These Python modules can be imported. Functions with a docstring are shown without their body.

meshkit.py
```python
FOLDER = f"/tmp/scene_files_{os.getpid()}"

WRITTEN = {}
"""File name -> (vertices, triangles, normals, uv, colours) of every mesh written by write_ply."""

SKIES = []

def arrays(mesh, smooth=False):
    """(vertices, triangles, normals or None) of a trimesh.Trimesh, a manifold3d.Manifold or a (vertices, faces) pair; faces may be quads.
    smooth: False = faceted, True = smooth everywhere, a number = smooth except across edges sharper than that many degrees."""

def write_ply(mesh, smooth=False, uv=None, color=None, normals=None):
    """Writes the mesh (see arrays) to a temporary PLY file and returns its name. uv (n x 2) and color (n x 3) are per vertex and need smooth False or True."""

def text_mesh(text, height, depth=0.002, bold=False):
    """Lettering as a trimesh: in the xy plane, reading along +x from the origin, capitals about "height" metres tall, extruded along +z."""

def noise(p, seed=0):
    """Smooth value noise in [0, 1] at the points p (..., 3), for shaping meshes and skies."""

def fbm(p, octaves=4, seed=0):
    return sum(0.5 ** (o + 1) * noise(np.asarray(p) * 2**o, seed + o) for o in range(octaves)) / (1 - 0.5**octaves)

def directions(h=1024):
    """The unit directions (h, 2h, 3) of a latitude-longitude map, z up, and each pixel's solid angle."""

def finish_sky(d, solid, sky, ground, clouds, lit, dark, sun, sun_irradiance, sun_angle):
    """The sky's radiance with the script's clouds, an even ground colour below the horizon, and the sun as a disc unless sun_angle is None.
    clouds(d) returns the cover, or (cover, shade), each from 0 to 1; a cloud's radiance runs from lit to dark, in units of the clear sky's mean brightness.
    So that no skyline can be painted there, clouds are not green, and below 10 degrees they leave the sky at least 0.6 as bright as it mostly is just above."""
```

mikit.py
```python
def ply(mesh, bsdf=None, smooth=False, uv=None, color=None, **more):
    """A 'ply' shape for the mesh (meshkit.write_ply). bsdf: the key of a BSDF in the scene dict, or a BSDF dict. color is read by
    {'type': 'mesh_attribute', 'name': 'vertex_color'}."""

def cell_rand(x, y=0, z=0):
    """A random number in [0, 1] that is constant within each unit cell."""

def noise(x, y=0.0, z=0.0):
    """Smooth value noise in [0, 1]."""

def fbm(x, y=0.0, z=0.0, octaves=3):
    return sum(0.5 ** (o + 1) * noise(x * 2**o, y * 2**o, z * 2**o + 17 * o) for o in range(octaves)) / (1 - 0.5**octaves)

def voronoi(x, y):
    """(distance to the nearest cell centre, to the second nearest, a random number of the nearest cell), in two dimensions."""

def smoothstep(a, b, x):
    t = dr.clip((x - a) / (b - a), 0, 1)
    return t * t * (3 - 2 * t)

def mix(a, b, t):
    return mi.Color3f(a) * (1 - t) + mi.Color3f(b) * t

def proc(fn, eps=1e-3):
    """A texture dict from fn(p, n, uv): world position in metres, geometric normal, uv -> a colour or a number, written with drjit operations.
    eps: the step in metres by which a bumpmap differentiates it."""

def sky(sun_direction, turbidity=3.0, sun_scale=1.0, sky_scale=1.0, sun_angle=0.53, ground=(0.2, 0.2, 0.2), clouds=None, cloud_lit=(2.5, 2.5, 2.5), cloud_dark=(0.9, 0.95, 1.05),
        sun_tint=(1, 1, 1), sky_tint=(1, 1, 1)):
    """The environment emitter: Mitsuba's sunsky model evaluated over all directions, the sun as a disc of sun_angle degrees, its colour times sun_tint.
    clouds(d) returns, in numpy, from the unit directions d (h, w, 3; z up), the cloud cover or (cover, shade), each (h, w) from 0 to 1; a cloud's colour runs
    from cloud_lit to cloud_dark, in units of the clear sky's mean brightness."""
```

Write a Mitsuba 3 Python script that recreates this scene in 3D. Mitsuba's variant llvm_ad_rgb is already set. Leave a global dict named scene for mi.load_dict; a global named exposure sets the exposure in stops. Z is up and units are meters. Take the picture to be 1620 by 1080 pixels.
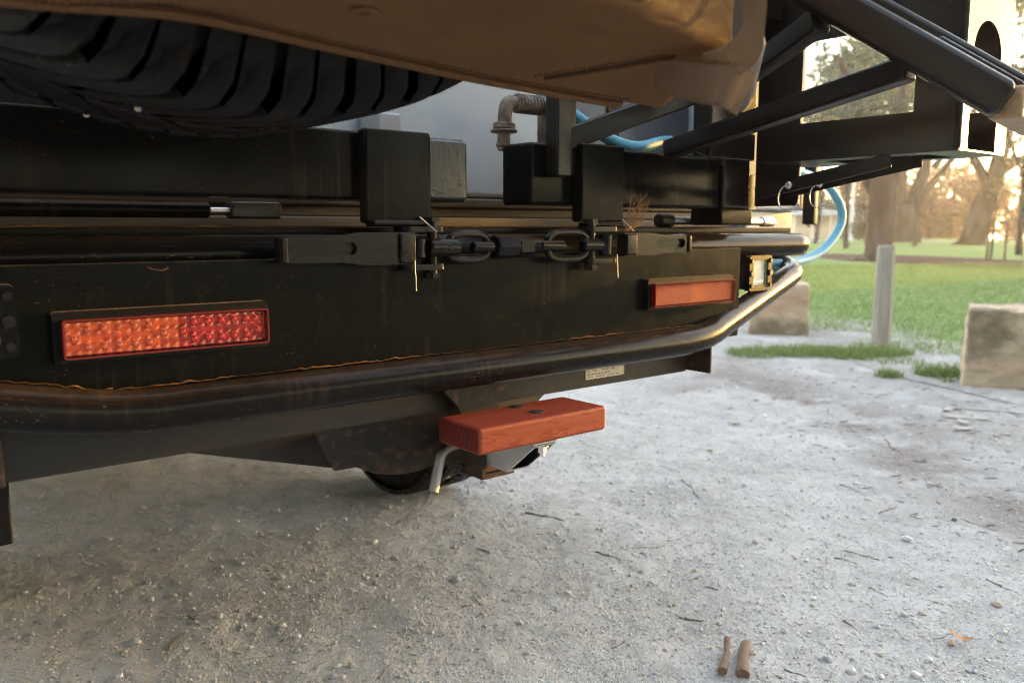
import math
import numpy as np
import trimesh
import shapely.geometry as sg
import shapely.ops
import shapely
import drjit as dr
import mitsuba as mi
import mikit
import meshkit
from mikit import noise, fbm, voronoi, smoothstep, mix, proc

T = mi.ScalarTransform4f
# ------------------------------------------------------------------ camera, sky, exposure
# x runs along the bumper to the right, y into the vehicle, z up; metres
scene, labels = {}, {}
PITCH, YAW = math.atan(179 / 1340.0), math.radians(50.6)
FWD = np.array([math.cos(YAW) * math.cos(PITCH), math.sin(YAW) * math.cos(PITCH), -math.sin(PITCH)])
CAM = np.array([0.0, 0.0, 0.95])
scene['camera'] = {'type': 'thinlens', 'fov': 62.304, 'fov_axis': 'x', 'near_clip': 0.05, 'far_clip': 3000.0,
                   'aperture_radius': 0.0032, 'focus_distance': 1.42,
                   'to_world': T().look_at(origin=CAM.tolist(), target=(CAM + FWD).tolist(), up=[0, 0, 1])}
SUN = np.array([1.0, -0.085, 0.095])
scene['sky_light'] = mikit.sky(SUN.tolist(), turbidity=3.0, sun_scale=0.30, sun_angle=1.0, sun_tint=(0.88, 1.03, 1.28), sky_tint=(1.03, 1.01, 1.05),
                               clouds=lambda d: 0.22 + 0.2 * meshkit.fbm(d * 3.0, 4, 2), cloud_lit=(1.3, 1.25, 1.18), cloud_dark=(1.0, 1.0, 1.0))
exposure = 6.55

# ------------------------------------------------------------------ helpers
RNG = np.random.default_rng(7)
taken = {}


def key_for(base, parent=None):
    k = f'{parent}__{base}' if parent else base
    n = taken.get(k, -1) + 1
    taken[k] = n
    return k if n == 0 else f'{k}_{n:03d}'


def note(key, label=None, cat=None, group=None, kind=None):
    d = labels.setdefault(key, {})
    for a, b in (('label', label), ('category', cat), ('group', group), ('kind', kind)):
        if b:
            d[a] = b


def thing(name, label, cat, group=None):
    k = key_for(name)
    note(k, label, cat, group)
    return k


def add(name, mesh, mat, parent=None, smooth=30, label=None, cat=None, group=None, kind=None, **more):
    if isinstance(mesh, list):
        mesh = join(mesh)
    k = key_for(name, parent)
    scene[k] = mikit.ply(mesh, mat, smooth=smooth, **more)
    note(k, label, cat, group, kind)
    return k


def join(ms):
    return trimesh.util.concatenate([trimesh.Trimesh(m.vertices, m.faces, process=False) for m in ms])


def box(x0, x1, y0, y1, z0, z1, bev=0.003):
    """A box with chamfered edges."""
    c = np.array([(x0 + x1) / 2, (y0 + y1) / 2, (z0 + z1) / 2])
    h = np.abs(np.array([x1 - x0, y1 - y0, z1 - z0])) / 2
    b = min(bev, h.min() * 0.9)
    pts = []
    for s in np.ndindex(2, 2, 2):
        sg_ = np.array(s) * 2 - 1
        for a in range(3):
            q = h - b
            q[a] = h[a]
            pts.append(c + sg_ * q)
            for e in (0.35,):
                q2 = h - b * e
                q2[a] = h[a] - b * e
                q2[(a + 1) % 3] = h[(a + 1) % 3] - b
                pts.append(c + sg_ * q2)
    return trimesh.convex.convex_hull(np.array(pts))


def frame(p0, p1, up=(0, 0, 1)):
    p0, p1 = np.array(p0, float), np.array(p1, float)
    d = p1 - p0
    L = np.linalg.norm(d)
    d = d / L
    u = np.array(up, float)
    if abs(d @ u) > 0.97:
        u = np.array([1.0, 0, 0]) if abs(d[0]) < 0.9 else np.array([0, 1.0, 0])
    s = np.cross(d, u)
    s /= np.linalg.norm(s)
    u = np.cross(s, d)
    M = np.eye(4)
    M[:3, 0], M[:3, 1], M[:3, 2], M[:3, 3] = d, -s, u, p0
    return M, L


def bar(p0, p1, w, h, bev=0.004, up=(0, 0, 1)):
    """A rectangular bar from p0 to p1, w wide sideways, h tall."""
    M, L = frame(p0, p1, up)
    m = box(0, L, -w / 2, w / 2, -h / 2, h / 2, bev)
    m.apply_transform(M)
    return m


def sweep(pts, r, n=14, flat=None):
    """A tube along the points; r a number or one per point; flat=(a, b) squashes the section."""
    pts = np.array(pts, float)
    r = np.broadcast_to(np.asarray(r, float), (len(pts),))
    t = np.gradient(pts, axis=0)
    t /= np.linalg.norm(t, axis=1, keepdims=True)
    u = np.array([0, 0, 1.0]) if abs(t[0, 2]) < 0.9 else np.array([1.0, 0, 0])
    ang = np.arange(n) * 2 * np.pi / n
    vs = []
    for i in range(len(pts)):
        u = u - t[i] * (u @ t[i])
        u /= np.linalg.norm(u)
        s = np.cross(t[i], u)
        a, b = flat if flat else (1, 1)
        vs.append(pts[i] + r[i] * (a * np.cos(ang)[:, None] * u + b * np.sin(ang)[:, None] * s))
    v = np.vstack(vs + [pts[:1], pts[-1:]])
    f = []
    for i in range(len(pts) - 1):
        for j in range(n):
            a, b = i * n + j, i * n + (j + 1) % n
            f += [[a, b, b + n], [a, b + n, a + n]]
    e0, e1, o = len(v) - 2, len(v) - 1, (len(pts) - 1) * n
    for j in range(n):
        f += [[e0, (j + 1) % n, j], [e1, o + j, o + (j + 1) % n]]
    m = trimesh.Trimesh(v, f, process=False)
    if m.volume < 0:
        m.invert()
    return m


def fillet(pts, rad, seg=7):
    """The polyline with its inner corners rounded."""
    pts = [np.array(p, float) for p in pts]
    out = [pts[0]]
    for a, b, c in zip(pts, pts[1:], pts[2:]):
        r = min(rad, np.linalg.norm(a - b) * 0.45, np.linalg.norm(c - b) * 0.45)
        p, q = b + (a - b) / np.linalg.norm(a - b) * r, b + (c - b) / np.linalg.norm(c - b) * r
        for t in np.linspace(0, 1, seg):
            out.append((1 - t) ** 2 * p + 2 * t * (1 - t) * b + t * t * q)
    return out + [pts[-1]]


def smooth_path(pts, n=40):
    from scipy.interpolate import CubicSpline
    pts = np.array(pts, float)
    s = np.r_[0, np.cumsum(np.linalg.norm(np.diff(pts, axis=0), axis=1))]
    return CubicSpline(s, pts)(np.linspace(0, s[-1], n))


def cyl(p0, p1, r, n=20, bev=0.0):
    p0, p1 = np.array(p0, float), np.array(p1, float)
    if bev:
        d = (p1 - p0) / np.linalg.norm(p1 - p0)
        return sweep([p0, p0 + d * bev, p1 - d * bev, p1], [r - bev, r, r, r - bev], n) if np.linalg.norm(p1 - p0) > 2.5 * bev else sweep([p0, p1], r, n)
    return sweep([p0, p1], r, n)


def extr(poly, plane, at, t):
    """The polygon (shapely or points) extruded by t from the plane: 'xz' at y, 'yz' at x, 'xy' at z."""
    if not hasattr(poly, 'exterior'):
        poly = sg.Polygon(poly)
    m = trimesh.creation.extrude_polygon(poly, t, engine='earcut')
    v = np.array(m.vertices)
    a, b, h = v[:, 0], v[:, 1], v[:, 2] + at
    cols = {'xz': (a, h, b), 'yz': (h, a, b), 'xy': (a, b, h)}[plane]
    m = trimesh.Trimesh(np.stack(cols, 1), m.faces, process=False)
    if m.volume < 0:
        m.invert()
    return m


def rrect(x0, x1, z0, z1, r):
    return sg.box(x0 + r, z0 + r, x1 - r, z1 - r).buffer(r, quad_segs=5)


def revolve_y(profile, cx, cz, n=64, a0=0.0, a1=2 * math.pi):
    """Profile [(y, radius)] turned round the y axis through (cx, cz); angle 0 points down."""
    prof = np.array(profile, float)
    ang = np.linspace(a0, a1, n + 1)
    v = np.stack([cx + np.sin(ang)[:, None] * prof[:, 1], np.broadcast_to(prof[:, 0], (n + 1, len(prof))), cz - np.cos(ang)[:, None] * prof[:, 1]], -1)
    k = len(prof)
    f = []
    for i in range(n):
        for j in range(k - 1):
            a = i * k + j
            f += [[a, a + 1, a + k + 1], [a, a + k + 1, a + k]]
    m = trimesh.Trimesh(v.reshape(-1, 3), f, process=False)
    if m.volume < 0:
        m.invert()
    return m


def rock(seed, sx, sy, sz, sub=2, rough=0.35, freq=1.4):
    m = trimesh.creation.icosphere(subdivisions=sub)
    v = np.array(m.vertices)
    n = meshkit.fbm(v * freq + seed * 7.31, 3, seed)
    v = v * (1 - rough + 2 * rough * n)[:, None]
    # a few flats, as on broken stone
    r = np.random.default_rng(seed)
    for _ in range(5):
        d = r.normal(size=3)
        d /= np.linalg.norm(d)
        k = v @ d
        lim = 0.62 + 0.2 * r.random()
        v = v - d * np.maximum(k - lim, 0)[:, None] * 0.85
    return trimesh.Trimesh(v * [sx, sy, sz], m.faces, process=False)


def lens_quad(p00, p10, p11, p01):
    return trimesh.Trimesh([p00, p10, p11, p01], [[0, 1, 2], [0, 2, 3]], process=False)


# ------------------------------------------------------------------ materials
def rgb(*c):
    return {'type': 'rgb', 'value': list(c)}


def pr(color, rough=0.5, spec=0.5, **k):
    c = color if isinstance(color, dict) else rgb(*color)
    return {'type': 'principled', 'base_color': c, 'roughness': rough, 'specular': spec, **k}


def two(b):
    return {'type': 'twosided', 'bsdf': b}


def bump(b, fn, eps=0.0006, scale=1.0):
    return {'type': 'bumpmap', 'arbitrary': proc(fn, eps), 'scale': scale, 'bsdf': b}


DUST = (0.26, 0.15, 0.075)


def dusty(base, film, specks, streak=0.0, top=0.35):
    def fn(p, n, uv):
        s = smoothstep(0.80, 0.90, noise(p.x * 330, p.y * 330, p.z * 330)) * smoothstep(0.4, 0.75, noise(p.x * 22, p.y * 22, p.z * 22))
        st = smoothstep(0.55, 0.9, noise(p.x * 160, p.y * 60, p.z * 7)) * smoothstep(0.35, 0.75, noise(p.x * 9 + 3, p.y * 9, p.z * 5))
        f = film * (0.45 + 1.1 * fbm(p.x * 7, p.y * 7, p.z * 10, 3))
        u = smoothstep(0.35, 0.95, n.z) * top * (0.4 + 1.0 * noise(p.x * 40, p.y * 40, p.z * 40))
        return mix(base, DUST, dr.clip(f + specks * s + streak * st + u, 0, 1))
    return proc(fn)


def fine_rough(r0, r1, f=30):
    return proc(lambda p, n, uv: r0 + (r1 - r0) * fbm(p.x * f, p.y * f, p.z * f, 3))


scene['black_paint'] = pr(dusty((0.004, 0.0045, 0.005), 0.006, 0.18, 0.05, 0.2), fine_rough(0.14, 0.24), 0.05)
scene['plate_paint'] = pr(dusty((0.004, 0.005, 0.0055), 0.008, 0.22, 0.05, 0.3), fine_rough(0.18, 0.32), 0.05)
scene['tube_paint'] = pr(dusty((0.005, 0.005, 0.006), 0.006, 0.35, 0.04, 0.08), fine_rough(0.16, 0.27), 0.10)
scene['satin_black'] = pr(dusty((0.007, 0.006, 0.006), 0.008, 0.1, 0.0, 0.03), fine_rough(0.26, 0.36), 0.3)
scene['hammered_black'] = bump(pr((0.005, 0.0055, 0.0055), 0.25, 0.5), lambda p, n, uv: 0.0008 * fbm(p.x * 260, p.y * 260, p.z * 260, 2))
scene['cast_black'] = bump(pr(dusty((0.006, 0.006, 0.007), 0.004, 0.35, 0.0, 0.12), 0.24, 0.15), lambda p, n, uv: 0.0002 * fbm(p.x * 420, p.y * 420, p.z * 420, 2))
scene['black_plastic'] = pr(dusty((0.006, 0.006, 0.006), 0.02, 0.4, 0.0, 0.5), 0.42, 0.4)
scene['bezel_plastic'] = pr(dusty((0.005, 0.005, 0.0055), 0.004, 0.2, 0.0, 0.6), 0.6, 0.10)
scene['sunlit_end'] = pr(proc(lambda p, n, uv: mix((0.34, 0.22, 0.12), (0.16, 0.10, 0.06), fbm(p.x * 120, p.y * 120, p.z * 120, 4))), 0.4, 0.5)  # light tan carries the gold sunlight on the bar end in its colour
scene['black_hollow'] = pr((0.008, 0.008, 0.008), 0.8, 0.2)
scene['rust_steel'] = pr(proc(lambda p, n, uv: mix(mix((0.006, 0.0055, 0.005), (0.028, 0.016, 0.010), smoothstep(0.3, 0.7, fbm(p.x * 14, p.y * 14, p.z * 14, 4))), (0.10, 0.042, 0.016), 0.55 * smoothstep(0.5, 0.8, fbm(p.x * 70 + 5, p.y * 70, p.z * 70, 4)))), 0.6, 0.3)
scene['skirt_steel'] = pr(proc(lambda p, n, uv: mix((0.006, 0.006, 0.0065), (0.040, 0.022, 0.012), dr.clip(smoothstep(0.35, 0.75, fbm(p.x * 6, p.y * 6, p.z * 12, 4)) * 0.45 + 0.45 * smoothstep(0.8, 1.4, p.x), 0, 1))), 0.5, 0.3)
scene['rust_edge'] = pr(proc(lambda p, n, uv: mix((0.10, 0.05, 0.025), (0.30, 0.12, 0.035), fbm(p.x * 60, p.y * 60, p.z * 60, 3))), 0.8, 0.3)
scene['dust_crust'] = pr(proc(lambda p, n, uv: mix((0.07, 0.032, 0.014), (0.26, 0.12, 0.045), fbm(p.x * 130, p.y * 130, p.z * 130, 3))), 0.95, 0.1)
scene['sill_dust'] = pr(proc(lambda p, n, uv: mix((0.035, 0.027, 0.02), (0.13, 0.08, 0.042), fbm(p.x * 3, p.y * 3, p.z * 45, 3))), 0.55, 0.4)
scene['rubber'] = bump(pr(dusty((0.0045, 0.0045, 0.005), 0.004, 0.2, 0.0, 0.0), 0.5, 0.12), lambda p, n, uv: 0.0008 * fbm(p.x * 220, p.y * 220, p.z * 220, 2))


def canvas_fn(p, n, uv):
    w = 0.85 + 0.3 * fbm(p.x * 9, p.y * 9, p.z * 9, 4)
    st = smoothstep(0.6, 0.85, fbm(p.x * 22 + 9, p.y * 22, p.z * 22, 3))
    return mix((0.125, 0.062, 0.026), (0.068, 0.034, 0.016), 0.5 * st) * w


scene['canvas'] = bump(pr(proc(canvas_fn), 0.8, 0.25, sheen=0.35), lambda p, n, uv: 0.0011 * (dr.sin(p.x * 2600 + p.y * 700) * dr.sin(p.y * 2400 + p.z * 2000)) + 0.004 * fbm(p.x * 28, p.y * 28, p.z * 28, 3), 0.0004)
scene['seam_thread'] = pr((0.05, 0.026, 0.014), 0.9, 0.1)
scene['webbing'] = two(bump(pr((0.165, 0.10, 0.06), 0.75, 0.25, sheen=0.3), lambda p, n, uv: 0.0022 * dr.sin(uv.y * 6.2832), 0.0003))
scene['webbing_fine'] = two(bump(pr((0.16, 0.10, 0.062), 0.8, 0.25, sheen=0.3), lambda p, n, uv: 0.0014 * (dr.sin(uv.y * 9) * dr.sin(uv.x * 9)), 0.0003))
scene['pocket_grey'] = bump(pr((0.085, 0.075, 0.066), 0.8, 0.25), lambda p, n, uv: 0.004 * fbm(p.x * 30, p.y * 30, p.z * 60, 3))
scene['zinc'] = {'type': 'roughconductor', 'material': 'Cr', 'alpha': 0.28, 'specular_reflectance': rgb(0.85, 0.86, 0.86)}
scene['galvanised'] = bump({'type': 'roughconductor', 'material': 'Cr', 'alpha': 0.42, 'specular_reflectance': rgb(0.42, 0.42, 0.41)}, lambda p, n, uv: 0.0006 * fbm(p.x * 160, p.y * 160, p.z * 60, 2))
scene['grey_powder'] = bump(pr((0.30, 0.305, 0.315), 0.42, 0.5), lambda p, n, uv: 0.0004 * fbm(p.x * 300, p.y * 300, p.z * 300, 2))
scene['cut_edge'] = pr((0.42, 0.42, 0.42), 0.35, 0.5, metallic=0.5)


def wood_fn(p, n, uv):
    g = fbm(p.x * 9, p.y * 120, p.z * 120, 3)
    ring = 0.5 + 0.5 * dr.sin(p.y * 520 + p.z * 210 + 7 * noise(p.x * 5, p.y * 16, p.z * 16))
    fl = smoothstep(0.56, 0.64, noise(p.x * 75 + 4, p.y * 110, p.z * 260)) * smoothstep(0.35, 0.55, noise(p.x * 24, p.y * 40, p.z * 70 + 8))
    pore = smoothstep(0.68, 0.82, noise(p.x * 70, p.y * 900, p.z * 900))
    endg = smoothstep(0.7, 0.95, dr.abs(n.x))
    topd = smoothstep(0.7, 0.95, n.z)
    c = mix((0.30, 0.066, 0.030), (0.17, 0.030, 0.017), 0.65 * g + 0.15 * ring)
    c = mix(c, (0.19, 0.030, 0.015), 0.85 * fl * (1 - 0.6 * topd))
    c = mix(c, (0.15, 0.030, 0.016), 0.5 * pore)
    c = mix(c, (0.125, 0.018, 0.014), 0.72 * topd)
    e = mix((0.115, 0.016, 0.012), (0.075, 0.011, 0.009), ring * 0.7 + 0.3 * noise(p.y * 300, p.z * 300, 1))
    return mix(c, e, endg)


scene['jarrah'] = pr(proc(wood_fn), fine_rough(0.42, 0.62, 120), 0.14)
scene['bolt_black'] = pr((0.02, 0.024, 0.028), 0.35, 0.6, metallic=0.4)
for nm, col in (('amber', ((0.60, 0.11, 0.010), (0.42, 0.050, 0.006))), ('red', ((0.44, 0.010, 0.013), (0.20, 0.003, 0.005)))):
    a_, b_ = col
    scene['reflector_' + nm] = bump(pr(proc(lambda p, n, uv, a_=a_, b_=b_: mix(a_, b_, smoothstep(0.3, 0.7, fbm(p.x * 90, p.y * 90, p.z * 110, 2)))), 0.25, 0.7),
                                    lambda p, n, uv: 0.0016 * dr.abs(dr.sin(p.x * 260) * dr.sin(p.z * 260)))
    scene['honeycomb_' + nm] = bump(pr(proc(lambda p, n, uv, a_=a_, b_=b_: mix([0.45 * x for x in b_], mix(a_, (0.95, 0.34, 0.20), 0.16), smoothstep(0.15, 0.75, dr.abs(dr.sin((p.x + p.z) * 330) * dr.sin((p.x - p.z) * 330))))), 0.3, 0.7),
                                    lambda p, n, uv: 0.002 * dr.abs(dr.sin((p.x + p.z) * 330) * dr.sin((p.x - p.z) * 330)))
scene['led_dome'] = pr((0.58, 0.14, 0.05), 0.12, 0.7)
scene['led_dome_red'] = pr((0.50, 0.035, 0.035), 0.12, 0.7)
scene['cover_tint'] = {'type': 'thindielectric', 'int_ior': 1.2, 'specular_transmittance': rgb(1.0, 0.84, 0.78)}
scene['cover_red'] = pr((0.13, 0.005, 0.004), 0.12, 0.5, clearcoat=0.3)
scene['clear_glass'] = {'type': 'thindielectric', 'int_ior': 1.5}
scene['lamp_reflector'] = pr((0.60, 0.60, 0.60), 0.3, 0.6)
scene['lamp_phosphor'] = pr((0.55, 0.48, 0.38), 0.4, 0.5)
scene['white_paint'] = pr(proc(lambda p, n, uv: mix(mix((0.46, 0.50, 0.54), (0.40, 0.42, 0.44), fbm(p.x * 4, p.y * 4, p.z * 4, 3)), (0.30, 0.24, 0.2), 0.5 * smoothstep(1.13, 1.0, p.z) * fbm(p.x * 8, p.y * 8, p.z * 3, 3))), 0.38, 0.5)
scene['grey_panel'] = pr((0.16, 0.17, 0.19), 0.4, 0.5)
scene['pale_fitting'] = pr(proc(lambda p, n, uv: mix((0.17, 0.135, 0.11), (0.075, 0.045, 0.03), smoothstep(0.35, 0.7, fbm(p.x * 60, p.y * 60, p.z * 60, 3)))), 0.5, 0.4)
scene['hose_blue'] = pr((0.10, 0.30, 0.43), 0.55, 0.25)
scene['sticker'] = pr(proc(lambda p, n, uv: mix((0.55, 0.49, 0.36), (0.38, 0.32, 0.22), fbm(p.x * 90, p.y * 90, p.z * 90, 3))), 0.5, 0.4)
scene['ink'] = pr((0.05, 0.04, 0.035), 0.6, 0.3)
scene['dry_fibre'] = pr((0.22, 0.11, 0.045), 0.9, 0.1)
for nm, c in (('pale', (0.56, 0.545, 0.52)), ('tan', (0.44, 0.375, 0.30)), ('grey', (0.38, 0.39, 0.40)), ('dark', (0.12, 0.10, 0.09))):
    d_ = tuple(0.62 * x for x in c)
    scene['stone_' + nm] = pr(proc(lambda p, n, uv, c=c, d_=d_: mix(c, d_, fbm(p.x * 120, p.y * 120, p.z * 120, 3))), 0.9, 0.2)
scene['twig_bark'] = pr(proc(lambda p, n, uv: mix((0.20, 0.15, 0.12), (0.09, 0.06, 0.045), fbm(p.x * 200, p.y * 200, p.z * 200, 2))), 0.9, 0.1)
scene['stick_wood'] = pr(proc(lambda p, n, uv: mix((0.20, 0.135, 0.10), (0.085, 0.052, 0.036), fbm(p.x * 90, p.y * 90, p.z * 300, 3))), 0.8, 0.2)
scene['dead_leaf'] = two(pr((0.30, 0.13, 0.05), 0.7, 0.3))
scene['pale_leaf'] = two(pr((0.29, 0.265, 0.23), 0.8, 0.1))
scene['litter'] = pr((0.115, 0.085, 0.065), 0.95, 0.1)


def stone_fn(p, n, uv):
    base = mix((0.36, 0.285, 0.20), (0.27, 0.205, 0.145), fbm(p.x * 9, p.y * 9, p.z * 9, 4))
    lich = smoothstep(0.42, 0.60, fbm(p.x * 3.2 + 3, p.y * 3.2, p.z * 2.4, 5))
    base = mix(base, (0.105, 0.085, 0.055), 0.8 * lich)
    return mix(base, (0.34, 0.20, 0.13), 0.5 * smoothstep(0.55, 0.7, fbm(p.x * 3 + 11, p.y * 3, p.z * 3, 3)))


scene['limestone'] = bump(pr(proc(stone_fn), 0.95, 0.15), lambda p, n, uv: 0.012 * fbm(p.x * 45, p.y * 45, p.z * 45, 3), 0.002)
scene['post_timber'] = bump(pr(proc(lambda p, n, uv: mix((0.30, 0.28, 0.235), (0.13, 0.115, 0.09), fbm(p.x * 40, p.y * 40, p.z * 3, 4))), 0.9, 0.15), lambda p, n, uv: 0.006 * fbm(p.x * 60, p.y * 60, p.z * 3, 3), 0.002)
scene['bark_brown'] = pr(proc(lambda p, n, uv: mix(mix((0.055, 0.036, 0.028), (0.095, 0.070, 0.058), smoothstep(0.4, 0.7, fbm(p.x * 2.6, p.y * 2.6, p.z * 0.6, 3))), (0.10, 0.06, 0.04), smoothstep(0.5, 0.75, fbm(p.x * 7 + 2, p.y * 7, p.z * 1.1, 3)))), 0.95, 0.1)
scene['bark_grey'] = pr(proc(lambda p, n, uv: mix((0.05, 0.045, 0.043), (0.022, 0.019, 0.018), smoothstep(0.3, 0.75, fbm(p.x * 2.2, p.y * 2.2, p.z * 0.7, 4)))), 0.95, 0.1)
for nm, c in (('olive', (0.11, 0.12, 0.075)), ('dull', (0.115, 0.115, 0.085)), ('rust', (0.155, 0.092, 0.066)), ('gold', (0.165, 0.105, 0.062))):
    scene['leaf_' + nm] = {'type': 'principledthin', 'base_color': rgb(*c), 'roughness': 0.6, 'spec_trans': 0.0, 'diff_trans': 0.9}
scene['grass_blade'] = {'type': 'principledthin', 'base_color': proc(lambda p, n, uv: mix((0.11, 0.165, 0.05), (0.165, 0.195, 0.075), fbm(p.x * 2, p.y * 2, 0, 3))), 'roughness': 0.6, 'spec_trans': 0.0, 'diff_trans': 0.8}
scene['shed_wall'] = pr((0.50, 0.40, 0.32), 0.8, 0.2)
scene['shed_roof'] = pr((0.30, 0.30, 0.31), 0.6, 0.3)
scene['pole_paint'] = pr((0.45, 0.47, 0.52), 0.5, 0.4)
scene['lake'] = {'type': 'dielectric', 'int_ior': 1.33}
scene['lake_water'] = bump({'type': 'roughdielectric', 'int_ior': 1.33, 'alpha': 0.08}, lambda p, n, uv: 0.02 * fbm(p.x * 1.5, p.y * 1.5, 0, 2), 0.05)
scene['lake_water'] = pr((0.03, 0.045, 0.05), 0.12, 0.9)
del scene['lake']

LX, LY = 5.44, 2.10            # the row of stone blocks runs from here along (0.5, 0.866)


def ground_fn(p, n, uv):
    s = (p.x - 5.44) * 0.866 - (p.y - 2.1) * 0.5
    w = fbm(p.x * 1.3, p.y * 1.3, 0, 4)
    sand = mix((0.41, 0.392, 0.372), (0.315, 0.298, 0.28), smoothstep(0.3, 0.72, 0.5 * fbm(p.x * 3.1, p.y * 3.1, 2, 4) + 0.5 * fbm(p.x * 17, p.y * 17, 3, 4)))
    grit = noise(p.x * 230, p.y * 230, 0)
    sand = mix(sand, (0.52, 0.50, 0.475), 0.55 * smoothstep(0.66, 0.85, grit))
    sand = mix(sand, (0.20, 0.18, 0.16), 0.7 * smoothstep(0.70, 0.80, noise(p.x * 240 + 9, p.y * 240, 5)) * smoothstep(0.4, 0.6, fbm(p.x * 9, p.y * 9, 1, 3)))
    sand = sand * (1 - 0.16 * smoothstep(-3.6, -1.4, s))
    band = dr.exp(-dr.square((s + 1.32 + 0.9 * (w - 0.5)) / 0.42)) * smoothstep(0.30, 0.52, fbm(p.x * 3 + 5, p.y * 3, 0, 4))
    litter = dr.maximum(band, 0.6 * smoothstep(-2.2, -0.6, s + 1.8 * (w - 0.5)) * (0.35 + 0.65 * smoothstep(0.35, 0.6, fbm(p.x * 4 + 5, p.y * 4, 0, 4))))
    lit = mix((0.185, 0.155, 0.14), (0.105, 0.085, 0.075), noise(p.x * 70, p.y * 70, 0))
    return mix(sand, lit, 0.85 * litter)


scene['gravel_mat'] = bump(pr(proc(ground_fn), 0.95, 0.1), lambda p, n, uv: 0.0035 * fbm(p.x * 140, p.y * 140, 0, 4) + 0.002 * noise(p.x * 420, p.y * 420, 0), 0.0008)


def lawn_fn(p, n, uv):
    s = (p.x - 5.44) * 0.866 - (p.y - 2.1) * 0.5
    g = mix((0.105, 0.155, 0.052), (0.155, 0.185, 0.075), fbm(p.x * 0.7, p.y * 0.7, 0, 4))
    g = mix(g, (0.22, 0.20, 0.10), 0.5 * smoothstep(0.5, 0.75, fbm(p.x * 0.25 + 3, p.y * 0.25, 0, 3)))
    bare = 1 - smoothstep(0.25, 1.7, s + 1.6 * (fbm(p.x * 2.2, p.y * 2.2, 4, 4) - 0.5))
    return mix(g, ground_fn(p, n, uv), 0.97 * bare)


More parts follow.
